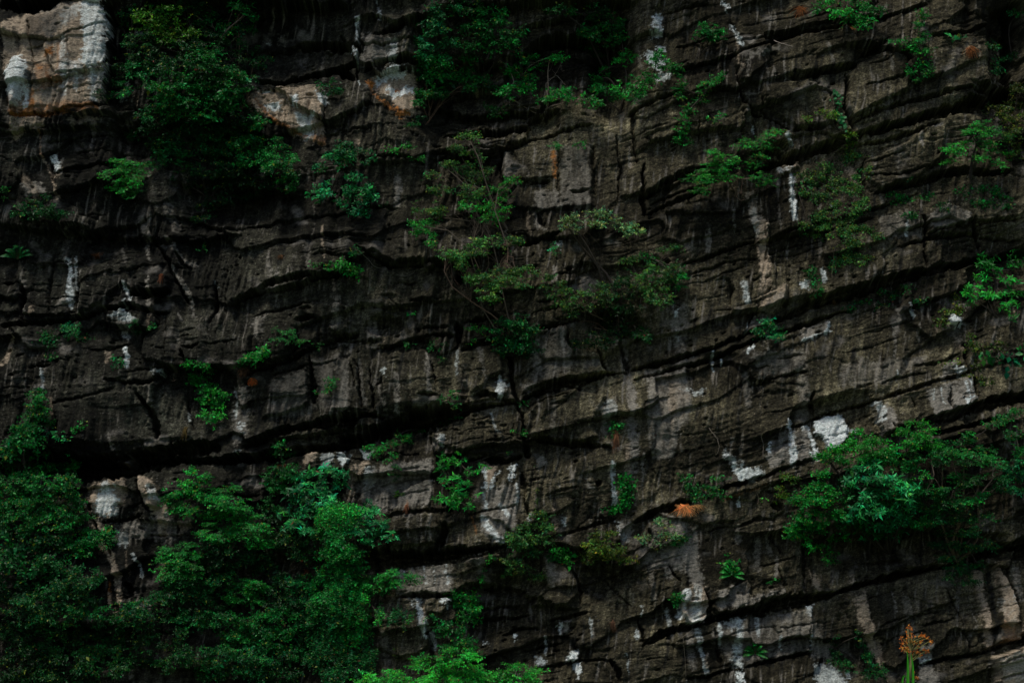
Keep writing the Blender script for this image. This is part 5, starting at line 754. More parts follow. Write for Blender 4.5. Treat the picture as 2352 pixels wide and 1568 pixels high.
twigthing('forked pale dead branch below the right centre root mass', B1, [[(1870,730),(1920,660),(1950,630)],[(1940,635),(1990,608),(2030,603)],[(1940,635),(1990,670),(2030,700),(2060,710)],[(1990,670),(2015,720),(2020,745)],[(1920,660),(1960,590),(1985,560)]], (.30,.24,.20))
twigthing('reddish crooked branch left of the dark root mass', B1, [[(1850,730),(1800,700),(1750,660),(1690,640),(1620,650)],[(1750,660),(1700,690)]], (.20,.11,.07))
twigthing('long pale curved twigs hanging below the wide spreading shrub', B0, [[(1400,560),(1410,640),(1400,730),(1370,830)],[(1400,560),(1450,520),(1470,500),(1440,465)],[(1470,505),(1510,540),(1530,572)]], (.26,.22,.17))
twigthing('slender diagonal stem below the small orange-stained patch', B0, [[(590,840),(700,700),(820,610),(900,560)]], (.11,.06,.035))
twigthing('pale dead stick lying across the ledge at the upper right', C0, [[(670,270),(720,290),(800,312)],[(720,290),(760,290)]], (.36,.30,.26))
twigthing('hooked pale twig under the feathery small tree at the upper right', C0, [[(450,1300),(430,1290),(420,1320),(445,1345),(470,1340)],[(450,1300),(460,1200)],[(450,1300),(420,1210)]], (.22,.13,.09))
twigthing('thin pale root looping over a ledge left of centre', B1, [[(140,170),(200,220),(250,280),(350,300),(400,335),(460,342),(510,320),(530,280)]], (.20,.18,.15), .009, 'hanging_root', 'root', .08)
twigthing('thin pale hanging root in front of the smooth wall above the white block', C1, [[(235,1360),(290,1430),(305,1490),(290,1540)],[(270,1400),(300,1440)]], (.24,.2,.16), .008, 'hanging_root', 'root', .1)
twigthing('short pale root above the small ledge left of the white block', C1, [[(585,1400),(600,1470),(600,1567)]], (.26,.22,.18), .008, 'hanging_root', 'root', .1)
# ---------------------------------------------------------------- upper right
plant('shrub', 'shrub', 'round-topped shrub on a thin curved stem near the top, right of the white streaks', E(C0, (250,190,70,40),(200,250,70,40),(300,230,60,40),(240,220,80,40)), 'leafy', 'm', 1.0, .055, root=(C0,105,460), out=.3)
plant('shrub', 'shrub', 'leafy shrub overhanging the ledge at the very top right', E(C0, (1000,50,80,50),(1130,80,90,50),(1230,30,110,50),(1250,100,80,50),(1380,60,70,50),(1300,150,60,40),(1150,130,60,30)), 'leafy', 'g', .8, .065, root=(C0,1200,150), out=.35)
tuft('brown dead grass hanging at the top edge left of the overhanging shrub', C0, 850, 90, 60, 60)
tuft('rust coloured dead leaves under the overhanging shrub at the top right', C0, 1170, 200, 60, 35, col=(.25,.07,.03))
plant('vine', 'vine', 'bright trailing plant climbing the block at the top right, its lowest leaves yellow-green', E(C0, (1650,120,40,50),(1620,170,40,30),(1620,250,90,35),(1500,290,50,25),(1590,330,60,40),(1720,340,30,30),(1650,400,40,50),(1590,500,45,30),(1700,480,40,35),(1650,540,30,20),(1700,420,40,30)), 'leafy', 'g', .8, .06, out=.1)
plant('vine', 'vine', 'single large pale green leaf cluster on a white stalk near the top right corner', E(C0, (1880,260,25,20),(1900,240,20,15)), 'broad', 't', .8, .12, out=.08)
tuft('brown hanging dry grass near the top right corner', C0, 1990, 360, 60, 60)
plant('shrub', 'shrub', 'dark shrub in the black recess near the top right corner', E(C0, (2140,310,60,35),(2270,370,60,30),(2160,460,50,30),(2310,90,50,30),(2180,400,50,25)), 'leafy', 'd', .7, .06)
plant('vine', 'vine', 'straggling sprays of leaves trailing down bare rock below the round-topped shrub', E(C0, (280,510,60,30),(240,550,60,30),(190,610,30,40),(180,670,50,25),(90,720,60,35),(50,590,30,50),(40,640,30,40),(280,800,60,16),(60,800,40,30),(40,890,40,50),(60,950,40,40)), 'leafy', 'g', .7, .05, out=.12, yel=.06)
plant('vine', 'vine', 'yellowish trailing plant with dry bits left of the round-leaved climber', E(C0, (1040,740,45,40),(1070,770,40,20),(885,800,25,30),(960,765,18,10),(1170,900,45,25),(1190,960,30,40)), 'leafy', 'y', .7, .045, out=.06, yel=.3)
th = thing('round_leaf_vine', 'vine', 'teal climber with round coin-like leaves hanging in a crack between two blocks, upper right', onface(*T(C0,1095,600), .05)); R0 = np.array(th.location); LV = Leaves(); TB = Tubes()
pts = [(1095,605),(1085,650),(1100,690),(1095,740),(1110,790),(1125,830),(1140,880)]; pp = [onface(*T(C0,*q), .06) for q in pts]; TB.add(pp, .008, (.03,.06,.02), 4)
for k in range(58):
    t = rng.random()*6; i = min(int(t), 5); q = pp[i]*(1-t+i) + pp[i+1]*(t-i) + np.array([rng.normal(0, .075), -.03-rng.random()*.08, rng.normal(0, .04)])
    r = rng.uniform(.045, .075); n_ = nrm(np.array([rng.normal(0, .3), -1, .35+rng.normal(0, .25)])); a = rng.random()*3
    cc = np.array([LC['t']])*math.exp(rng.normal(.1, .25))
    for s in range(3):
        d = nrm(np.array([math.cos(a+s*1.047), 0, math.sin(a+s*1.047)])); d = nrm(d - n_*(d@n_)); LV.add((q - d*r)[None], d[None], n_[None], 2*r, 1.25*r, cc)
LV.build('leaves', M_leaf, th, R0); TB.build('stem', M_bark, th, R0)
plant('feathery_tree', 'tree', 'bright feathery tree leaning left from a crack above the long pale scar, upper right', E(C0, (270,1010,40,25),(350,1060,80,35),(270,1080,70,35),(330,1120,90,35),(230,1150,80,35),(160,1200,90,35),(280,1200,80,40),(180,1260,60,40),(420,1190,50,30),(580,1190,60,35),(620,1230,60,30),(550,1110,70,35),(560,1050,40,30)), 'feather', 'b', .8, .042, root=(C0,450,1310), out=.5, bark=(.12,.08,.055))
plant('shrub', 'shrub', 'light spray of leaves with yellow tips above the bright feathery tree', E(C0, (470,970,80,25),(560,950,70,35),(600,990,50,40),(690,880,70,22),(620,905,40,22)), 'feather', 'g', .8, .042, out=.3, yel=.12)
plant('feathery_tree', 'tree', 'bright green feathery tree with a visible dark trunk near the right edge, upper part', E(C0, (2040,840,60,40),(2110,880,90,45),(2010,900,110,40),(2150,930,100,45),(1930,980,80,35),(1890,1030,90,40),(2060,960,100,40),(1860,1080,60,30),(2170,1010,90,40),(2200,1090,60,35),(2060,1040,60,40)), 'feather', 'b', .7, .045, root=(C0,1990,1210), out=.5, bark=(.03,.022,.018), thick=1.4)
plant('shrub', 'shrub', 'dim olive bush at the right edge above the feathery tree', E(C0, (2310,620,50,60),(2250,690,80,50),(2170,750,90,50),(2290,800,80,60),(2260,900,80,60),(2310,1000,60,60)), 'leafy', 'o', .8, .055, root=(C0,2330,1000), yel=.08)
plant('ivy', 'ivy', 'curtain of small-leaved ivy on pale rock, right of the long vertical scar', E(C0, (1150,1040,60,50),(1020,1120,90,40),(960,1190,90,50),(880,1250,60,60),(1050,1230,110,60),(1230,1050,50,60),(1180,1280,100,60),(1260,1190,50,60),(1260,1370,60,60),(1150,1400,110,60),(960,1330,90,50),(1000,1460,110,50),(1180,1520,110,50),(900,1520,60,40),(880,1160,50,30)), 'ivy', 'q', .62, .038, yel=.08, group='ivy on the right wall')
plant('ivy', 'ivy', 'lower end of the ivy curtain spreading over the strata above the long black ledge', E(C1, (950,40,110,40),(1100,50,110,40),(1250,20,110,30),(1230,110,90,50),(1130,190,90,50),(1080,260,60,40),(1200,220,110,50),(1330,60,60,40)), 'ivy', 'q', .6, .038, yel=.1, group='ivy on the right wall')
plant('ivy', 'ivy', 'dim ivy patch over the jointed blocks at the right, below the feathery tree', E(C0, (1480,1310,90,30),(1550,1360,80,40),(1600,1440,60,40),(1780,1390,60,35),(1700,1320,60,30),(1930,1280,60,30),(2100,1270,110,40),(2200,1350,80,50),(2040,1350,90,40),(1590,1240,50,20)), 'ivy', 'm', .40, .042, yel=.04, group='ivy on the right wall')
plant('shrub', 'shrub', 'little green bush at the foot of the ivy curtain, left of a white mark', E(C1, (930,300,25,30),(945,350,25,35),(965,400,25,40),(950,455,40,14)), 'leafy', 'm', .8, .045, out=.06)
plant('ivy', 'ivy', 'fringe of dark ivy along the sloping shelf under the long black ledge', E(C1, (1480,460,80,30),(1400,530,50,20),(1250,520,80,25),(1560,420,60,25),(1640,510,60,25),(1180,560,50,20),(1080,530,14,30)), 'ivy', 'd', .5, .045, yel=.05, group='ivy on the right wall')
plant('whorled_shrub', 'shrub', 'large-leaved green shrub at the right edge, middle height, leaves in whorls', E(C1, (2110,220,70,35),(2060,290,60,40),(2150,290,80,50),(2260,210,80,30),(2290,260,60,40),(2080,370,80,40),(2000,430,70,40),(2100,440,80,50),(1990,510,50,40),(2280,370,60,40),(2320,450,50,40),(2230,460,70,40),(2250,550,70,40),(2260,610,50,20)), 'whorl', 'b', .62, .12, root=(C1,2180,640), out=.3, yel=0)
plant('shrub', 'shrub', 'dark round-leaved bush growing on the black ledge left of the pale stained wall', E(C1, (620,640,50,25),(600,690,60,25),(560,720,50,20),(660,700,50,30),(640,740,80,25),(700,740,50,25)), 'leafy', 't', 1.0, .075, root=(C1,640,790), out=.2)
th2 = plant('vine', 'vine', 'giant-leaved dark vine at the right edge, in shade above the striped block', E(C1, (2230,860,50,40),(2130,880,40,25),(2190,915,30,25),(2330,850,40,50)), 'broad', 't', .5, .19, out=.15, yel=0)
plant('vine', 'vine', 'dim straggling creeper down the dark crack right of the striped block', E(C1, (1980,780,40,50),(2050,820,50,40),(2010,1000,50,40),(2080,1050,60,40),(1960,840,30,40),(2030,920,40,40),(1850,920,50,20),(2160,800,60,40),(1880,560,80,50),(1800,640,50,40),(1900,480,50,40)), 'ivy', 'o', .45, .05, yel=.08)
tuft('small dry brown sprig under the dark ivy fringe', C1, 1068, 530, 18, 40, n=30, col=(.2,.12,.04))
# ---------------------------------------------------------------- left and middle
fern('large drooping palm-like fern at the left edge, middle height', A1, 120, 230, 120, 6, 't', dirs=[2.9,2.3,1.7,1.2,.75,.35])
plant('shrub', 'shrub', 'small dim green shrub above the ledge at the left edge', E(A1, (480,680,45,35),(500,720,50,25)), 'leafy', 't', .8, .055)
plant('shrub', 'shrub', 'faint dark creeper patch on the ledge at the left, around the small dim shrub', E(A1, (360,740,110,40),(300,790,80,30),(580,760,60,30),(430,700,60,20),(340,870,50,25)), 'ivy', 'd', .45, .05)
plant('weed', 'weed', 'small bright seedling beside the forked white drip at the left', E(A1, (765,905,15,12),(790,940,40,14),(820,915,25,12)), 'leafy', 't', .8, .065, out=.06)
plant('weed', 'weed', 'dim green tuft under the first ledge, right of the white drip', E(A1, (925,700,25,25),(1010,665,18,30),(900,650,30,15)), 'leafy', 'd', .8, .05, out=.06)
plant('hanging_shrub', 'shrub', 'bright green hanging shrub in three steps down a dark groove, left of centre', E(A1, (1330,940,70,35),(1390,960,50,30),(1340,1010,70,30),(1390,1060,80,40),(1360,1100,70,30),(1440,1140,70,35),(1400,1170,60,30),(1440,1210,60,30),(1430,1280,70,35),(1440,1310,50,20)), 'leafy', 'b', .95, .055, root=(A1,1310,960), out=.2, yel=.01)
plant('shrub', 'shrub', 'spreading sprig above the hanging orange fern', E(A1, (1760,830,25,25),(1740,870,70,20),(1680,890,70,25),(1650,915,60,15),(1620,940,40,10)), 'leafy', 'g', 1, .055, out=.12)
tuft('grey-brown dead fronds hanging below the spreading sprig', A1, 1645, 985, 40, 55, col=(.10,.05,.025))
fern('small orange dying fern hanging beside the hanging shrub', A1, 1690, 1020, 75, 4, 'r', dirs=[-1.45,-1.2,-1.7,-1.0])
plant('weed', 'weed', 'thin bright trailing sprigs on the mid ledge, right of the spreading sprig', E(A1, (1860,700,50,12),(1930,725,50,18),(1860,770,50,20),(2000,775,60,14),(1950,760,50,18)), 'feather', 'm', .7, .04, out=.08)
plant('weed', 'weed', 'flat bright sprig lying on the upper ledge left of centre', E(A1, (2140,265,40,10),(2200,265,40,14),(2240,285,30,12)), 'leafy', 'b', .8, .055, out=.08)
plant('shrub', 'shrub', 'small bright broad-leaved shrub on the upper ledge at the end of the pale looping root', E(B1, (70,250,35,20),(90,290,60,25),(40,295,50,25),(110,310,50,20),(30,270,35,20)), 'leafy', 'b', 1, .085, out=.12)
plant('weed', 'weed', 'faint leafy plant on the fluted block in the middle left', E(A1, (2210,1040,40,25),(2240,1080,45,30),(2200,1110,35,30)), 'leafy', 'm', .45, .045, out=.06)
plant('weed', 'weed', 'green shoots under the cave ledge, left of centre', E(A1, (2120,800,30,18)), 'leafy', 'm', .6, .045, out=.05)
vine('vine', 'short bright leafy tendril on smooth rock above the left vines', A1, [(495,1370),(540,1350),(588,1335)], 'g', .06, 10)
vine('vine', 'low teal tendril creeping right from the left vines', A1, [(300,1390),(380,1420),(450,1432)], 't', .07, 14)
tuft('small rusty grass tuft on top of the left block', A1, 655, 210, 40, 22, False, 50, (.14,.06,.025))
tuft('small rusty grass tuft on the fluted block under the hanging trees', A1, 1085, 360, 18, 45, True, 30, (.20,.07,.03))
tuft('greenish brown tuft hanging from the fluted block above the big black ledge', A1, 1245, 1400, 24, 60, True, 45, (.10,.07,.02))
tuft('brown grass beside the small cone of rock in the upper left middle', A1, 1890, 220, 34, 26, True, 40, (.12,.06,.025))
plant('weed', 'weed', 'tiny green tuft in the black shade above the pillar-like rocks', E(A1, (1365,155,25,10)), 'leafy', 'm', .8, .05, out=.05)
twigthing('pale dry stick leaning on the fluted face under the ledge, lower left of centre', A1, [[(1150,1040),(1170,1045),(1185,1030)],[(1170,1045),(1165,1020)]], (.35,.22,.17), .01)
# ---------------------------------------------------------------- lower left growth
GV = 'vine curtains on the lower left wall'
plant('vine', 'vine', 'narrow column of vine climbing highest at the left edge', E(A1, (250,1150,50,40),(260,1200,70,40),(240,1270,80,50),(270,1330,80,40),(200,1380,100,40)), 'leafy', 'm', .95, .06, group=GV, root=(A2,200,100))
plant('vine', 'vine', 'vine mass with hanging heart-shaped teal leaves under the narrow column, left edge', E(A1, (120,1390,80,50),(150,1460,100,50),(230,1470,80,50),(80,1510,80,50),(200,1540,100,40)), 'broad', 'm', .85, .085, group=GV, root=(A2,200,200))
plant('vine', 'vine', 'dense vine curtain at the left edge beside the pale boulder, upper part', E(A2, (100,60,120,60),(200,140,160,70),(380,140,110,60),(480,120,50,60),(100,200,140,70),(300,240,160,70),(230,300,120,50),(480,220,70,70)), 'leafy', 'm', .8, .062, group=GV, root=(A2,250,350), out=.35)
plant('vine', 'vine', 'vine curtain with a few yellow leaves, left of the pale boulder lower half', E(A2, (80,330,120,80),(250,370,150,80),(420,350,120,80),(520,440,70,60),(380,480,140,70),(150,480,170,80)), 'leafy', 'm', .8, .06, group=GV, root=(A2,250,560), out=.35, yel=.06)
plant('vine', 'vine', 'tongue of vines crossing right onto the pale rib under the boulder', E(A2, (640,560,100,40),(720,620,60,30),(560,600,120,60),(560,680,80,50),(500,660,100,60)), 'leafy', 'm', .8, .06, group=GV, root=(A2,520,720), out=.25)
plant('vine', 'vine', 'broad-leaved vines at the left edge below middle, in half shade', E(A2, (60,620,100,80),(200,660,140,80),(340,620,110,70),(80,780,110,70),(240,790,130,60),(50,880,80,60)), 'broad', 'd', .75, .08, group=GV, root=(A2,200,900), out=.3)
plant('vine', 'vine', 'leafy vines left of the rust-stained rib, lower left', E(A2, (420,760,120,70),(570,840,100,70),(510,900,130,60),(380,900,130,60),(630,920,50,60)), 'leafy', 'd', .85, .06, group=GV, root=(A2,480,980), out=.3)
plant('vine', 'vine', 'band of vines below the rust-stained rib, reaching right under it', E(A2, (100,1000,170,70),(320,1010,170,70),(530,1010,130,60),(610,1090,110,50),(420,1110,170,60),(180,1120,170,60)), 'leafy', 'd', .8, .06, group=GV, root=(A2,400,1200), out=.4, yel=.05)
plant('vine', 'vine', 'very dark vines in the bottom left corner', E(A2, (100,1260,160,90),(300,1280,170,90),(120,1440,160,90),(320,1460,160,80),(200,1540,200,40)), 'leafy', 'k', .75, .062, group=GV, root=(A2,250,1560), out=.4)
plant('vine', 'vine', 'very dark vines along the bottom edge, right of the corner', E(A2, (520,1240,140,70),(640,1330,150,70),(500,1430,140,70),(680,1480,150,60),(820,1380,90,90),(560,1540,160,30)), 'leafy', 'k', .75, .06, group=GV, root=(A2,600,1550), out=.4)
GS = 'shrubs and small trees on the lower left slope'
plant('shrub', 'shrub', 'shrub with yellow-green top just right of the pale pitted rock', E(A2, (1310,160,30,30),(1290,210,90,35),(1200,260,80,35),(1320,270,110,40),(1230,330,110,50),(1370,330,70,50),(1180,380,80,30),(1260,400,70,40),(1400,200,60,30)), 'leafy', 'g', .72, .055, group=GS, root=(A2,1300,560), out=.3, yel=.05)
plant('feathery_tree', 'tree', 'feathery green tree in tiers, between the pitted pale rock and the whorled shrub', E(A2, (1520,250,60,25),(1470,300,90,30),(1560,350,110,35),(1440,380,110,35),(1600,400,110,35),(1480,440,130,35),(1630,480,110,35),(1530,510,130,35),(1420,560,90,30),(1640,570,110,35),(1520,600,120,35),(1730,540,70,35),(1740,620,80,30)), 'feather', 'g', .8, .045, root=(A2,1560,900), group=GS, out=.5)
plant('feathery_tree', 'tree', 'feathery teal-green tree top right of the long pale rib, lower left', E(A2, (1240,650,60,25),(1180,700,90,35),(1280,710,60,35),(1120,760,80,35),(1220,770,100,40),(1090,820,70,30),(1230,840,90,35),(1280,790,60,40)), 'feather', 'g', .85, .042, root=(A2,1250,1100), group=GS, out=.5)
plant('shrub', 'shrub', 'dim undergrowth filling the gap under the two feathery trees', E(A2, (1320,900,140,70),(1180,940,130,60),(1400,800,80,40),(1100,1020,120,60),(1280,1040,150,60),(1450,1020,120,80),(1350,1150,160,60)), 'leafy', 'd', .65, .055, group=GS, root=(A2,1300,1250), out=.3)
plant('feathery_tree', 'tree', 'feathery bush with a bright flat top in the middle of the lower left slope', E(A2, (1700,890,70,30),(1640,920,110,35),(1720,950,80,35),(1580,960,90,35),(1650,1000,120,35),(1560,880,50,20)), 'feather', 'g', .85, .042, root=(A2,1640,1150), group=GS, out=.5)
plant('shrub', 'shrub', 'teal hazy bush low on the left slope, under the bright flat-topped bush', E(A2, (1560,1160,110,60),(1680,1140,110,60),(1800,1180,110,60),(1620,1250,140,60),(1780,1280,140,60),(1900,1230,90,60),(1890,1110,90,50)), 'leafy', 'm', .85, .055, group=GS, root=(A2,1700,1400), out=.4)
plant('shrub', 'shrub', 'dark bushes at the bottom edge left of the tall hanging growth', E(A2, (1550,1400,150,70),(1720,1400,150,70),(1880,1380,110,70),(1650,1500,170,60),(1850,1500,150,60),(1420,1480,110,60),(1300,1380,100,60)), 'leafy', 'd', .8, .06, group=GS, root=(A2,1650,1560), out=.4)
plant('shrub', 'shrub', 'scattered dark leaves on the bare lower rock between the vines and the slope shrubs', E(A2, (1000,1130,120,50),(930,1200,110,50),(1020,1300,110,60),(1150,1260,110,60),(1180,1400,120,70),(1000,1420,90,60)), 'leafy', 'k', .45, .055, group=GS, root=(A2,1080,1500), out=.2)
plant('shrub', 'shrub', 'dim shrub with red dead leaves under the long ledge, left of the whorled shrub', E(A2, (1880,90,60,60),(1850,170,90,50),(1950,130,60,50),(1800,230,60,50),(1900,240,70,40))+E(A1,(1880,1480,30,30),(1870,1530,70,25),(1950,1520,50,20)), 'leafy', 'm', .6, .055, group=GS, root=(A2,1860,300), out=.2)
tuft('red dead leaves under the long ledge above the dim shrub', A2, 1890, 115, 60, 18, True, 40, (.36,.06,.02))
tuft('brown dead leaf bundle hanging at the right of the lower left slope', A2, 2060, 840, 24, 55, True, 30, (.34,.12,.06), 'dead_leaves', None)
plant('whorled_shrub', 'shrub', 'teal whorled shrub with long narrow leaves, left of the pale edge under the long ledge', E(A2, (2180,140,80,35),(2100,190,70,35),(2280,190,60,40),(2020,200,60,30),(2160,240,90,40),(1990,270,70,35),(2080,290,90,40),(2230,290,80,40),(1960,330,70,35),(2050,380,90,40),(2160,370,90,40),(1950,420,60,30),(2010,460,70,35),(1990,520,60,40),(2060,540,50,30)), 'whorl', 't', .75, .105, root=(A2,2150,700), group=GS, out=.5, yel=0)
plant('shrub', 'shrub', 'tall leafy shrub mass with bright leaf strings, right of the teal whorled shrub', E(A2, (2240,420,90,60),(2180,480,80,50),(2280,520,80,60),(2190,570,90,50),(2250,640,90,50),(2310,700,60,60),(2200,700,70,50))+E(B2, (60,400,60,30),(100,440,80,50)), 'hang', 'g', .9, .05, root=(A2,2250,900), group=GS, out=.5, yel=.05)
plant('shrub', 'shrub', 'hanging mass of small bright leaves, right side of the lower left slope, upper half', E(A2, (2200,800,70,60),(2280,880,90,60),(2180,900,90,60),(2120,960,90,60),(2260,980,110,60),(2180,1050,110,60),(2300,1080,80,60)), 'hang', 'm', .9, .05, root=(A2,2250,1200), group=GS, out=.45, yel=.04)
plant('shrub', 'shrub', 'hanging mass of small darker leaves, right side of the lower left slope, lower half', E(A2, (2150,1160,110,60),(2270,1190,90,60),(2220,1290,110,60),(2120,1280,90,60),(2180,1400,110,70),(2290,1380,80,60),(2220,1510,110,50)), 'hang', 'd', .9, .05, root=(A2,2250,1540), group=GS, out=.4, yel=.04)
plant('whorled_shrub', 'shrub', 'dark teal shrub hanging beside the fluted block, over the black shelf', E(B2, (200,380,50,25),(240,420,60,35),(130,460,70,35),(280,490,70,30),(200,510,90,40),(310,560,60,30),(230,590,80,40),(120,560,70,40),(340,590,30,20)), 'whorl', 't', .8, .085, group=GS, root=(B2,100,760), out=.4, yel=0)
plant('shrub', 'shrub', 'bright leafy bush below the dark teal shrub, left end of the black shelf', E(B2, (30,540,70,60),(60,640,90,60),(40,740,80,60),(140,700,60,50),(100,800,110,50),(20,830,60,40)), 'leafy', 'm', 1., .058, group=GS, root=(B2,60,900), out=.5)
plant('feathery_tree', 'tree', 'flat green branch reaching right over the pale panel under the black shelf', E(B2, (380,860,90,35),(280,890,110,35),(460,870,60,35),(190,870,100,35),(350,920,80,25),(230,940,90,30),(110,900,80,40)), 'feather', 'g', .85, .045, group=GS, root=(B2,20,1050), out=.5)
plant('vine', 'vine', 'long leafy strings hanging below the flat green branch', E(B2, (60,980,80,50),(170,1000,60,60),(110,1080,80,60),(30,1120,50,60),(180,1120,40,60),(70,1200,60,60),(20,1280,50,60),(280,1120,14,60),(130,1300,40,60)), 'hang', 'g', .8, .045, group=GS, root=(B2,80,960), out=.35, yel=.05)
plant('vine', 'vine', 'dark hanging growth at the bottom, left of the white fang-shaped streak', E(B2, (60,1380,60,60),(180,1400,70,70),(100,1490,90,60),(210,1270,40,80),(430,1120,50,60)), 'hang', 'd', .7, .05, group=GS, root=(B2,120,1300))
plant('shrub', 'shrub', 'dark leafy growth filling the slope between the flat-topped bush and hanging masses', E(A2, (1900,1000,130,70),(2000,1100,120,80),(1850,900,110,60),(1980,900,90,60),(2050,1000,80,70),(2030,1250,100,80),(1960,1350,110,70)), 'leafy', 'd', .8, .055, group=GS, root=(A2,1950,1300), out=.25)
plant('shrub', 'shrub', 'dark leafy growth between the two feathery trees of the lower left slope', E(A2, (1400,680,110,50),(1480,760,120,60),(1380,760,90,50),(1560,720,110,50),(1500,680,90,50),(1250,900,120,60),(1480,900,110,60),(1800,780,110,60),(1740,720,80,50)), 'leafy', 'd', .7, .055, group=GS, root=(A2,1450,950), out=.2)
plant('shrub', 'shrub', 'dark leafy growth between teal whorled shrub and the feathery tiers', E(A2, (1820,400,100,60),(1850,520,100,60),(1900,600,110,60),(1980,660,100,60),(2080,700,90,60),(1800,640,90,50)), 'leafy', 'k', .6, .055, group=GS, root=(A2,1900,750), out=.15)
plant('vine', 'vine', 'dark vines joining the left curtain to the bottom slope growth', E(A2, (760,1180,120,60),(880,1120,120,50),(800,1060,100,40),(950,1060,100,40),(760,1260,110,60)), 'leafy', 'd', .7, .055, group=GV, root=(A2,800,1350), out=.25)
vine('vine', 'short leafy string dangling beside the pale fluted block, left of the star-leaved shrub', B2, [(290,1000),(285,1080),(290,1180)], 'm', .045, 10, .8)
vine('vine', 'thin brownish string hanging below the dark clump of vines over the cleft', B2, [(390,1180),(388,1300),(395,1440)], 'o', .04, 7, .5)
vine('vine', 'thin leafy string along the diagonal crack under the round coin-leaved climber', C0, [(1180,1000),(1150,1100),(1100,1200),(1090,1300)], 'q', .045, 12, .7)
vine('vine', 'loose string of leaves hanging left of the airy green shrub', B2, [(1330,130),(1340,250),(1330,400)], 'o', .04, 8, .5)
twigthing('pair of thin bare roots hanging below the ivy curtain, right wall', C1, [[(1080,150),(1070,250),(1060,350)],[(1100,120),(1090,200),(1085,300)]], (.22,.18,.13), .007, 'hanging_root', 'root', .1)
twigthing('long thin root hanging over pale stripes near the lower right slanting gap', C2, [[(130,1200),(60,1250),(20,1320)],[(60,1260),(75,1400),(80,1520)]], (.24,.2,.15), .008, 'hanging_root', 'root', .1)
# ---------------------------------------------------------------- bottom centre
plant('whorled_shrub', 'shrub', 'bright shrub with star-like whorled leaves on the light wall under the long black ledge', E(B2, (700,60,25,15),(740,90,60,25),(810,75,30,25),(900,150,45,20),(960,115,25,20),(700,110,40,20),(760,190,50,20),(710,215,30,20),(870,225,40,22),(800,250,45,25),(830,300,50,22),(690,335,40,20),(740,325,40,20),(920,310,25,14),(830,350,60,20),(770,370,40,20),(880,390,30,18),(660,325,25,14)), 'whorl', 'b', .95, .10, root=(B2,790,500), out=.3, yel=0, bark=(.05,.035,.025))
plant('weed', 'weed', 'small bright sprouts on the boulder top right of the dead red leaves', E(B1, (260,1480,60,30),(300,1510,30,30),(250,1530,30,30),(460,1420,90,25),(540,1385,30,20),(370,1460,60,20)), 'leafy', 'g', .6, .055, out=.1)
plant('vine', 'vine', 'thin hanging strand of leaves on the wall left of the star-leaved shrub', E(B2, (375,60,25,25),(350,70,30,12),(385,110,16,30),(390,160,14,25)), 'leafy', 'm', .8, .05, out=.06)
plant('weed', 'weed', 'small yellow-tipped plant with dead leaf on the light wall, left of the star-leaved shrub', E(B2, (400,295,25,20)), 'whorl', 'y', .8, .075, out=.06)
plant('shrub', 'shrub', 'airy green shrub in front of the right end of the black shelf, bottom centre', E(B2, (1370,445,70,25),(1330,490,60,30),(1280,540,90,35),(1200,570,60,40),(1380,520,50,35),(1260,610,100,35),(1180,650,60,35),(1380,600,80,30),(1320,680,70,35),(1160,720,60,40),(1200,790,80,40),(1340,840,60,20),(1160,830,50,30)), 'leafy', 'q', .9, .055, root=(B2,1260,760), out=.35, yel=.05)
plant('shrub', 'shrub', 'compact bright leafy shrub just right of the airy green shrub', E(B2, (1450,670,25,14),(1490,695,50,25),(1540,710,35,25),(1480,730,50,20),(1530,745,40,12)), 'leafy', 'b', 1.1, .08, root=(B2,1500,760), out=.2, yel=0)
plant('shrub', 'shrub', 'dim rounded twiggy shrub below the white streak, right of the compact bright one', E(B2, (1790,590,90,40),(1720,640,80,40),(1830,650,90,40),(1760,710,100,35),(1870,710,80,30),(1940,720,80,30),(1680,740,50,40)), 'leafy', 'o', .8, .048, root=(B2,1800,780), out=.3, twig=.6)
vine('vine', 'leafy climber rising beside the white streak, right of bottom centre', B2, [(1830,400),(1880,395),(1930,360),(1940,300),(1945,250),(1925,215),(1935,170)], 'g', .07, 40, 1.1)
plant('weed', 'weed', 'light green straggling plant on the pale slope below the slanting black gap', E(B2, (2050,575,40,16),(2060,600,25,14),(2200,590,70,18),(2280,575,50,14),(2160,620,40,12),(2200,490,30,30),(2200,540,20,30),(2120,660,16,8)), 'leafy', 'p', .85, .055, out=.12, yel=.05)
tuft('orange dry grass clump above the pale slope, beside narrow-leaved weeds', C2, 65, 405, 75, 48, True, 200, (.85,.38,.13), out=.45)
tuft('small pale brown grass clump right of the orange one', C2, 155, 390, 44, 30, True, 70, (.5,.27,.10), out=.4)
plant('weed', 'weed', 'narrow-leaved weeds standing above the orange dry grass', E(C2, (90,180,25,25),(50,185,40,12),(110,220,40,30),(180,250,60,40),(100,280,60,40),(190,310,80,30),(250,200,30,16),(280,280,60,25),(350,190,40,12),(310,310,40,16)), 'leafy', 'm', .6, .06, out=.15)
tuft('trailing brown roots and grass in the vertical band right of the middle', B1, 1870, 1450, 30, 90, True, 60, (.22,.10,.05))
plant('weed', 'weed', 'green sprout on the vertical band of dry roots, right of the middle', E(B1, (1850,1345,40,25),(1890,1340,40,12),(1840,1380,25,25)), 'leafy', 'm', .8, .045, out=.1)
tuft('faint brown roots hanging on the wall at the bottom centre', B2, 1850, 1180, 24, 50, True, 30, (.14,.07,.04))
tuft('reddish dry tuft on the light wall left of the star-leaved shrub', B2, 465, 395, 20, 40, True, 34, (.20,.08,.04))
vine('vine', 'thin vine string crossing down the wall from the right end of the black shelf', B2, [(1060,705),(1010,730),(985,790),(975,850),(950,910),(920,970)], 'b', .05, 12, .7)
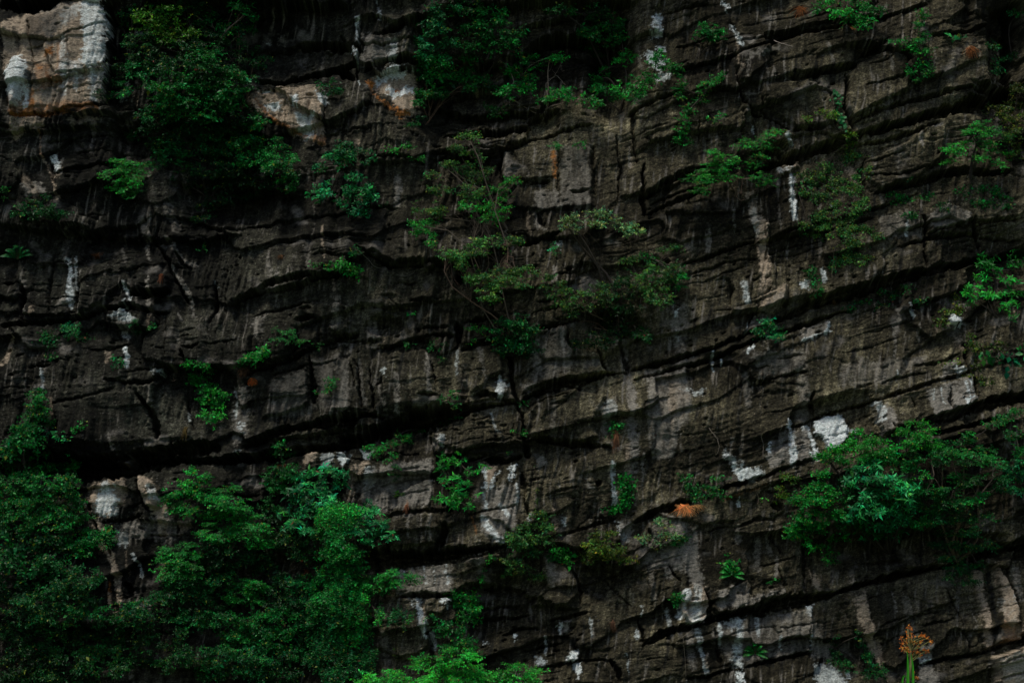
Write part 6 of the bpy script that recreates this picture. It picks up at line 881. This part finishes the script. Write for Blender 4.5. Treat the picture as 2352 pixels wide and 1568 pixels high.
plant('vine', 'vine', 'green vine cluster hanging right of the white fang-shaped streak', E(B2, (800,970,40,30),(850,1000,60,35),(900,1010,50,40),(830,1060,60,35),(890,1080,60,40),(930,1130,40,30),(850,1110,50,30)), 'leafy', 'g', .95, .05, out=.15)
plant('vine', 'vine', 'darker vine clump below the green cluster, over the dark cleft', E(B2, (730,1180,50,30),(790,1200,60,40),(700,1230,40,25),(800,1270,80,50),(880,1310,60,40),(760,1330,90,40),(900,1370,50,30),(630,1120,40,14)), 'leafy', 'm', .85, .055, out=.2)
GB = 'bright bushes along the bottom edge'
plant('feathery_tree', 'tree', 'bright green bush rising highest at the bottom centre, below the vine clump', E(B2, (820,1360,70,30),(740,1400,90,30),(840,1420,110,35),(680,1450,90,35),(780,1480,110,35),(900,1470,80,40)), 'feather', 'v', .95, .05, group=GB, root=(B2,800,1640), out=.8, flat=.9)
plant('feathery_tree', 'tree', 'small bright bush top left of the highest one at the bottom edge', E(B2, (560,1400,60,25),(600,1420,40,20),(560,1440,50,25)), 'feather', 'v', .95, .05, group=GB, root=(B2,570,1640), out=.7)
plant('feathery_tree', 'tree', 'bright domed bush at the right end of the bottom row', E(B2, (1210,1470,80,20),(1180,1500,110,25),(1280,1500,80,30),(1240,1540,120,30),(1120,1540,70,30)), 'feather', 'v', 1.1, .05, group=GB, root=(B2,1220,1700), out=1., flat=1.)
plant('feathery_tree', 'tree', 'wide bright bush in the middle of the bottom row', E(B2, (1010,1520,90,25),(930,1550,90,30),(1040,1560,90,30),(840,1530,80,30),(740,1540,100,30),(640,1530,80,30),(560,1560,80,30)), 'feather', 'v', 1.1, .05, group=GB, root=(B2,880,1720), out=.9, flat=1.)
plant('feathery_tree', 'tree', 'bright tufted bush at the left end of the bottom row', E(B2, (370,1500,70,20),(360,1530,90,25),(440,1550,60,25),(230,1510,40,18),(230,1550,80,25),(310,1570,120,25)), 'feather', 'v', 1.1, .05, group=GB, root=(B2,320,1720), out=.8, flat=1.)
# ---------------------------------------------------------------- lower right
GR = 'bushes crowding the right wall below the white block'
plant('shrub', 'shrub', 'bright lit bush top rising above the crack, right of the white block', E(C1, (1630,1330,60,35),(1590,1390,80,40),(1690,1390,60,40),(1620,1450,110,40),(1700,1480,70,50)), 'leafy', 'v', 1.1, .052, group=GR, root=(C2,1500,250), out=.7)
plant('shrub', 'shrub', 'green lit bush directly below the white block', E(C1, (1280,1390,60,25),(1230,1450,80,30),(1330,1450,90,35),(1170,1510,120,35),(1350,1520,120,40))+E(C2,(1000,10,50,30),(1080,30,60,30)), 'leafy', 'v', 1., .052, group=GR, root=(C2,1300,300), out=.6)
plant('shrub', 'shrub', 'light green small-leaved bush at the left end of the crowded growth on the right wall', E(C2, (1050,80,90,40),(960,150,80,30),(1000,270,110,40),(900,290,90,40),(860,350,80,40),(960,370,120,45),(1050,430,110,40),(930,460,120,45),(830,510,80,40),(790,570,70,30),(900,540,90,30),(1060,330,90,40),(1000,500,90,30)), 'leafy', 'g', 1.1, .055, group=GR, root=(C2,1150,650), out=.6, yel=.05)
plant('shrub', 'shrub', 'green sprays trailing below the light green bush onto dark rock', E(C2, (960,660,60,20),(1030,650,40,20),(1050,700,25,25),(1040,740,25,25),(1100,590,60,25),(900,620,40,20)), 'leafy', 'g', .8, .06, group=GR, out=.3)
plant('whorled_shrub', 'shrub', 'large teal shrub with glossy paddle-like leaves in whorls, centre of the right wall growth', E(C2, (1290,110,80,35),(1200,150,70,35),(1400,130,90,40),(1220,220,90,40),(1330,230,110,45),(1450,220,90,45),(1560,240,80,40),(1250,300,90,40),(1380,320,110,45),(1530,330,90,45),(1600,350,70,40),(1200,400,70,35),(1310,400,100,45),(1450,410,90,40),(1580,430,70,40),(1230,470,70,35),(1400,490,70,35),(1520,490,60,30)), 'whorl', 't', 1.0, .125, group=GR, root=(C2,1450,700), out=.8, yel=0, flat=.9)
plant('whorled_shrub', 'shrub', 'low hanging leaf rosettes at the bottom of the large teal shrub', E(C2, (1330,590,50,16),(1270,610,30,12),(1515,575,28,25),(1400,540,40,20)), 'whorl', 't', 1.0, .125, group=GR, out=.6, yel=0)
plant('leafy_tree', 'tree', 'green leafy crown behind the top of the large teal shrub', E(C2, (1500,60,90,40),(1600,100,80,40),(1350,60,90,35),(1480,10,110,30),(1250,50,70,30),(1680,170,50,25),(1640,30,60,30)), 'leafy', 'g', .95, .06, group=GR, root=(C2,1600,400), out=.5)
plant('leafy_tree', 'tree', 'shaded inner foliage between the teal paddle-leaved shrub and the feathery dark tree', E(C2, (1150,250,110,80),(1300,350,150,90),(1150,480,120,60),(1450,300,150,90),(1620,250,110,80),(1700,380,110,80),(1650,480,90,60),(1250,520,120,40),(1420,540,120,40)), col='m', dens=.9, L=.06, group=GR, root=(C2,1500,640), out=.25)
plant('feathery_tree', 'tree', 'wide feathery dark tree right of the large teal shrub, its thin pale trunk showing', E(C2, (1800,20,110,30),(1950,40,120,35),(1730,60,90,30),(1880,100,120,35),(2050,60,110,35),(2150,90,90,35),(1900,200,120,35),(1700,260,90,30),(1880,260,110,35),(2050,220,110,35),(2150,180,90,30),(1850,330,130,35),(2000,320,110,35)), 'feather', 'm', .8, .045, group=GR, root=(C2,1900,750), out=.7, bark=(.16,.11,.08))
plant('feathery_tree', 'tree', 'lower tiers of feathery dark foliage hanging down near the right edge', E(C2, (1820,400,110,30),(2000,400,120,30),(1800,470,90,30),(1950,480,110,30),(2080,460,90,30),(1870,550,100,30),(2030,550,90,30),(1820,640,90,30),(1950,640,110,30),(1880,720,70,25),(2080,640,70,30),(2060,780,80,25),(1900,780,80,20),(1850,860,40,30),(1980,890,80,25),(1920,830,80,25)), 'feather', 'd', .8, .045, group=GR, root=(C2,1950,600), out=.6)
plant('shrub', 'shrub', 'teal leaves at the right edge, beside the feathery dark tree', E(C2, (2250,110,50,30),(2310,90,50,30),(2290,150,60,30),(2280,200,60,25),(2330,170,30,40),(2180,260,70,30),(2290,260,60,30)), 'leafy', 't', .9, .065, group=GR, root=(C2,2320,300), out=.5)
plant('shrub', 'shrub', 'green sprays on top of the dark ledge at the right edge', E(C1, (2200,1300,80,30),(2290,1270,60,30),(2140,1330,60,20),(2290,1400,50,40),(1900,1460,110,30),(2050,1500,110,30),(1800,1520,90,30),(2320,1510,60,40),(1960,1400,50,20)), 'leafy', 'm', .8, .05, group=GR, root=(C1,2250,1350), out=.3)
plant('weed', 'weed', 'yellowish weed with bare stems left of the crowded growth, upper one of two', E(C2, (760,180,40,16),(810,195,40,20),(740,165,25,12)), 'leafy', 'y', .8, .05, out=.15, yel=.15)
plant('weed', 'weed', 'yellowish dry weed left of the crowded growth, lower one of two', E(C2, (710,270,25,20),(750,300,25,25),(715,310,30,20),(640,335,14,16)), 'leafy', 'y', .7, .045, out=.15, yel=.3)
twigthing('small forked dry stick on the brown slope, left of the yellowish weeds', C2, [[(560,360),(570,325),(560,290)],[(570,325),(590,325)]], (.34,.22,.18), .01)
fern('green fern standing on a block above the long slanting gap', C2, 385, 840, 85, 7, 'g')
plant('weed', 'weed', 'upright leafy stem growing out of the green fern', E(C2, (360,740,25,20),(390,760,25,25),(370,790,40,25)), 'leafy', 'g', .9, .06, out=.1)
fern('flat small fern under the pale shelf near the bottom right', C2, 545, 1365, 85, 7, 'g')
plant('weed', 'weed', 'little moss tuft in the gap left of the white rounded rock', E(C2, (20,975,30,14),(15,1020,20,25))+E(B2,(2290,980,40,20),(2280,1020,16,20)), 'leafy', 'm', 1., .035, out=.04)
plant('weed', 'weed', 'moss tuft on the pale slope edge below the straggling plant', E(C2, (30,605,30,16),(10,630,25,20))+E(B2,(2290,600,30,20)), 'leafy', 'm', .9, .04, out=.04)
plant('weed', 'weed', 'small bright sprig on the pale slope left edge of the right wall', E(C2, (20,565,40,10),(70,558,12,8),(85,610,20,6)), 'leafy', 'b', .9, .05, out=.06)
plant('weed', 'weed', 'tiny green sprig on top of the broken block above the long slanting gap', E(C2, (655,875,30,12)), 'leafy', 'm', .7, .045, out=.05)
plant('vine', 'vine', 'dark vine line running down the diagonal crack at the bottom right', E(C2, (1080,1320,14,60),(1090,1400,30,40),(1130,1450,50,30),(1180,1480,25,14),(1240,1240,14,40),(1265,1310,14,30),(1300,1400,40,40),(1340,1460,50,40),(1370,1520,60,30)), 'leafy', 'd', .7, .045, out=.06)
plant('vine', 'vine', 'faint leafy strands on the dark striped wall, lower middle', E(B1, (770,1130,30,30),(800,1180,12,60),(695,1170,16,30),(800,1270,10,40),(720,1330,50,10),(1240,1200,30,14)), 'leafy', 'm', .5, .04, out=.05)
plant('weed', 'weed', 'light sprig with a bare upright twig beside the crack in the middle', E(B1, (1210,1390,50,14),(1240,1375,20,16),(1170,1385,20,8)), 'leafy', 'g', .6, .05, out=.08)
twigthing('thin bare upright twig beside the vertical crack in the middle', B1, [[(1250,1430),(1240,1380),(1235,1320)]], (.25,.2,.16), .007)
plant('weed', 'weed', 'small green clump at the top of the light wall, left end under the ledge', E(B1, (700,1558,25,12),(820,1530,12,10),(1160,1527,12,6)), 'leafy', 'g', 1, .05, out=.05)
plant('weed', 'weed', 'tiny leaf tuft on the knob above the left pillar rocks', E(B0, (310,1395,25,12)), 'leafy', 'm', .8, .05, out=.05)
plant('weed', 'weed', 'bright young leaves hanging from a crack, upper centre left of the see-through tree', E(B1, (130,170,35,25),(110,190,20,20)), 'leafy', 'd', .8, .05, out=.05)
plant('vine', 'vine', 'small green vine tip on the rock hump right of the middle, beside a pale mark', E(B1, (1460,140,12,30),(1465,170,14,16)), 'leafy', 't', 1, .05, out=.05)
# ---------------------------------------------------------------- tall flowering stalk rising from the ground near the viewer
def near(U_, V_, y): x, z = unproject(U_, V_, y); return np.array((x, y, z))
YF = CY + 10.; sc = 10/61.3
f0 = near(2087, 1640, YF); R0 = np.array((f0[0]-.02, YF, 0.)); th = thing('flowering_stalk', 'flower', 'tall green stalk with a loose orange flower head, rising alone into the lower right corner', R0)
def ft(x, y): return T('C2', x, y)
def curve(pts, n=14):
    pts = np.array(pts); t = np.linspace(0, len(pts)-1, n); out = np.stack([np.interp(t, np.arange(len(pts)), pts[:, a]) for a in range(3)], -1)
    for _ in range(2): out[1:-1] = (out[:-2]+2*out[1:-1]+out[2:])/4
    return out
stem = [R0, near(*ft(1560, 2000), YF), near(*ft(1572, 1567), YF), near(*ft(1592, 1440), YF), near(*ft(1590, 1370), YF), near(*ft(1580, 1300), YF), near(*ft(1570, 1200), YF)]
TB = Tubes(); TB.add(curve(stem, 30), np.linspace(.011, .0035, 30), (.22,.20,.08), 8); TB.build('stem', M_bark, th, R0)
for pts, wd in ([[(1575,2100),(1570,1567),(1572,1450),(1566,1330)], .0065], [[(1620,2100),(1605,1567),(1606,1450),(1592,1370)], .006], [[(1500,2000),(1532,1600),(1535,1530),(1548,1508),(1560,1530)], .004]):
    p = curve([R0]+[near(*ft(*q), YF-.02) for q in pts], 18); m = len(p); d = nrm(np.gradient(p, axis=0)); s = nrm(np.cross(d, np.array([0, 1., 0]))); t = np.linspace(0, 1, m)
    w_ = (wd*np.sin(math.pi*np.clip(t*.8+.17, 0, 1))+.001)[:, None]
    v = np.stack([p-s*w_, p+np.array([0, .006, 0]), p+s*w_], 1).reshape(-1, 3)-R0
    f = []
    for i in range(m-1):
        for k in (0, 1): f += [i*3+k, i*3+k+1, i*3+k+4, i*3+k+3]
    me = mesh_from('leaf_blade', v, np.array(f), 4, np.tile(np.array([.05, .34, .02], f32), (len(v), 1))); me.materials.append(M_leaf)
    o = bpy.data.objects.new('leaf_blade', me); COL.objects.link(o); o.parent = th
heads = [(1575,1190,22),(1590,1200,20),(1560,1222,16),(1590,1232,16),(1603,1250,22),(1570,1255,18),(1530,1260,16),(1535,1300,20),(1560,1290,18),(1600,1285,20),(1620,1295,16),(1530,1330,20),(1550,1345,22),(1575,1350,24),(1600,1370,18),(1565,1330,16),(1640,1360,16),(1655,1385,14),(1655,1240,20),(1680,1250,20),(1700,1265,18),(1725,1285,22),(1655,1290,18),(1675,1340,16),(1697,1350,18),(1625,1350,18),(1610,1525,14),(1630,1530,16),(1612,1490,12),(1545,1275,12),(1640,1320,10)]
for k, (x, y, r) in enumerate(heads):
    c = near(*ft(x, y), YF + rng.uniform(-.05, .05)); r = r*TS/UPM*sc*.95
    LV = Leaves(); n = 15; D = rv(n)+np.array([.15, -.2, .1]); P = c + rv(n)*r*.55
    LV.add(P, D, rv(n), r*rng.uniform(.5, 1.2, n), r*.34, np.array([.85, .21, .03])*np.exp(rng.normal(0, .35, (n, 1)))*np.array([1, 1, 1]) + (rng.random((n, 1)) < .15)*np.array([.25, .2, .06]))
    fl = LV.build('blossom', M_dry, th, R0)
    base_ = near(*ft(1588 if y < 1450 else 1600, min(max(y+50, 1290), 1420) if y < 1450 else 1545), YF)
    tb = Tubes(); tb.add(wander(base_, c, 6, .07), np.linspace(.0022, .0012, 6), (.20,.19,.05), 4); tb.build('pedicel', M_bark, fl, R0)
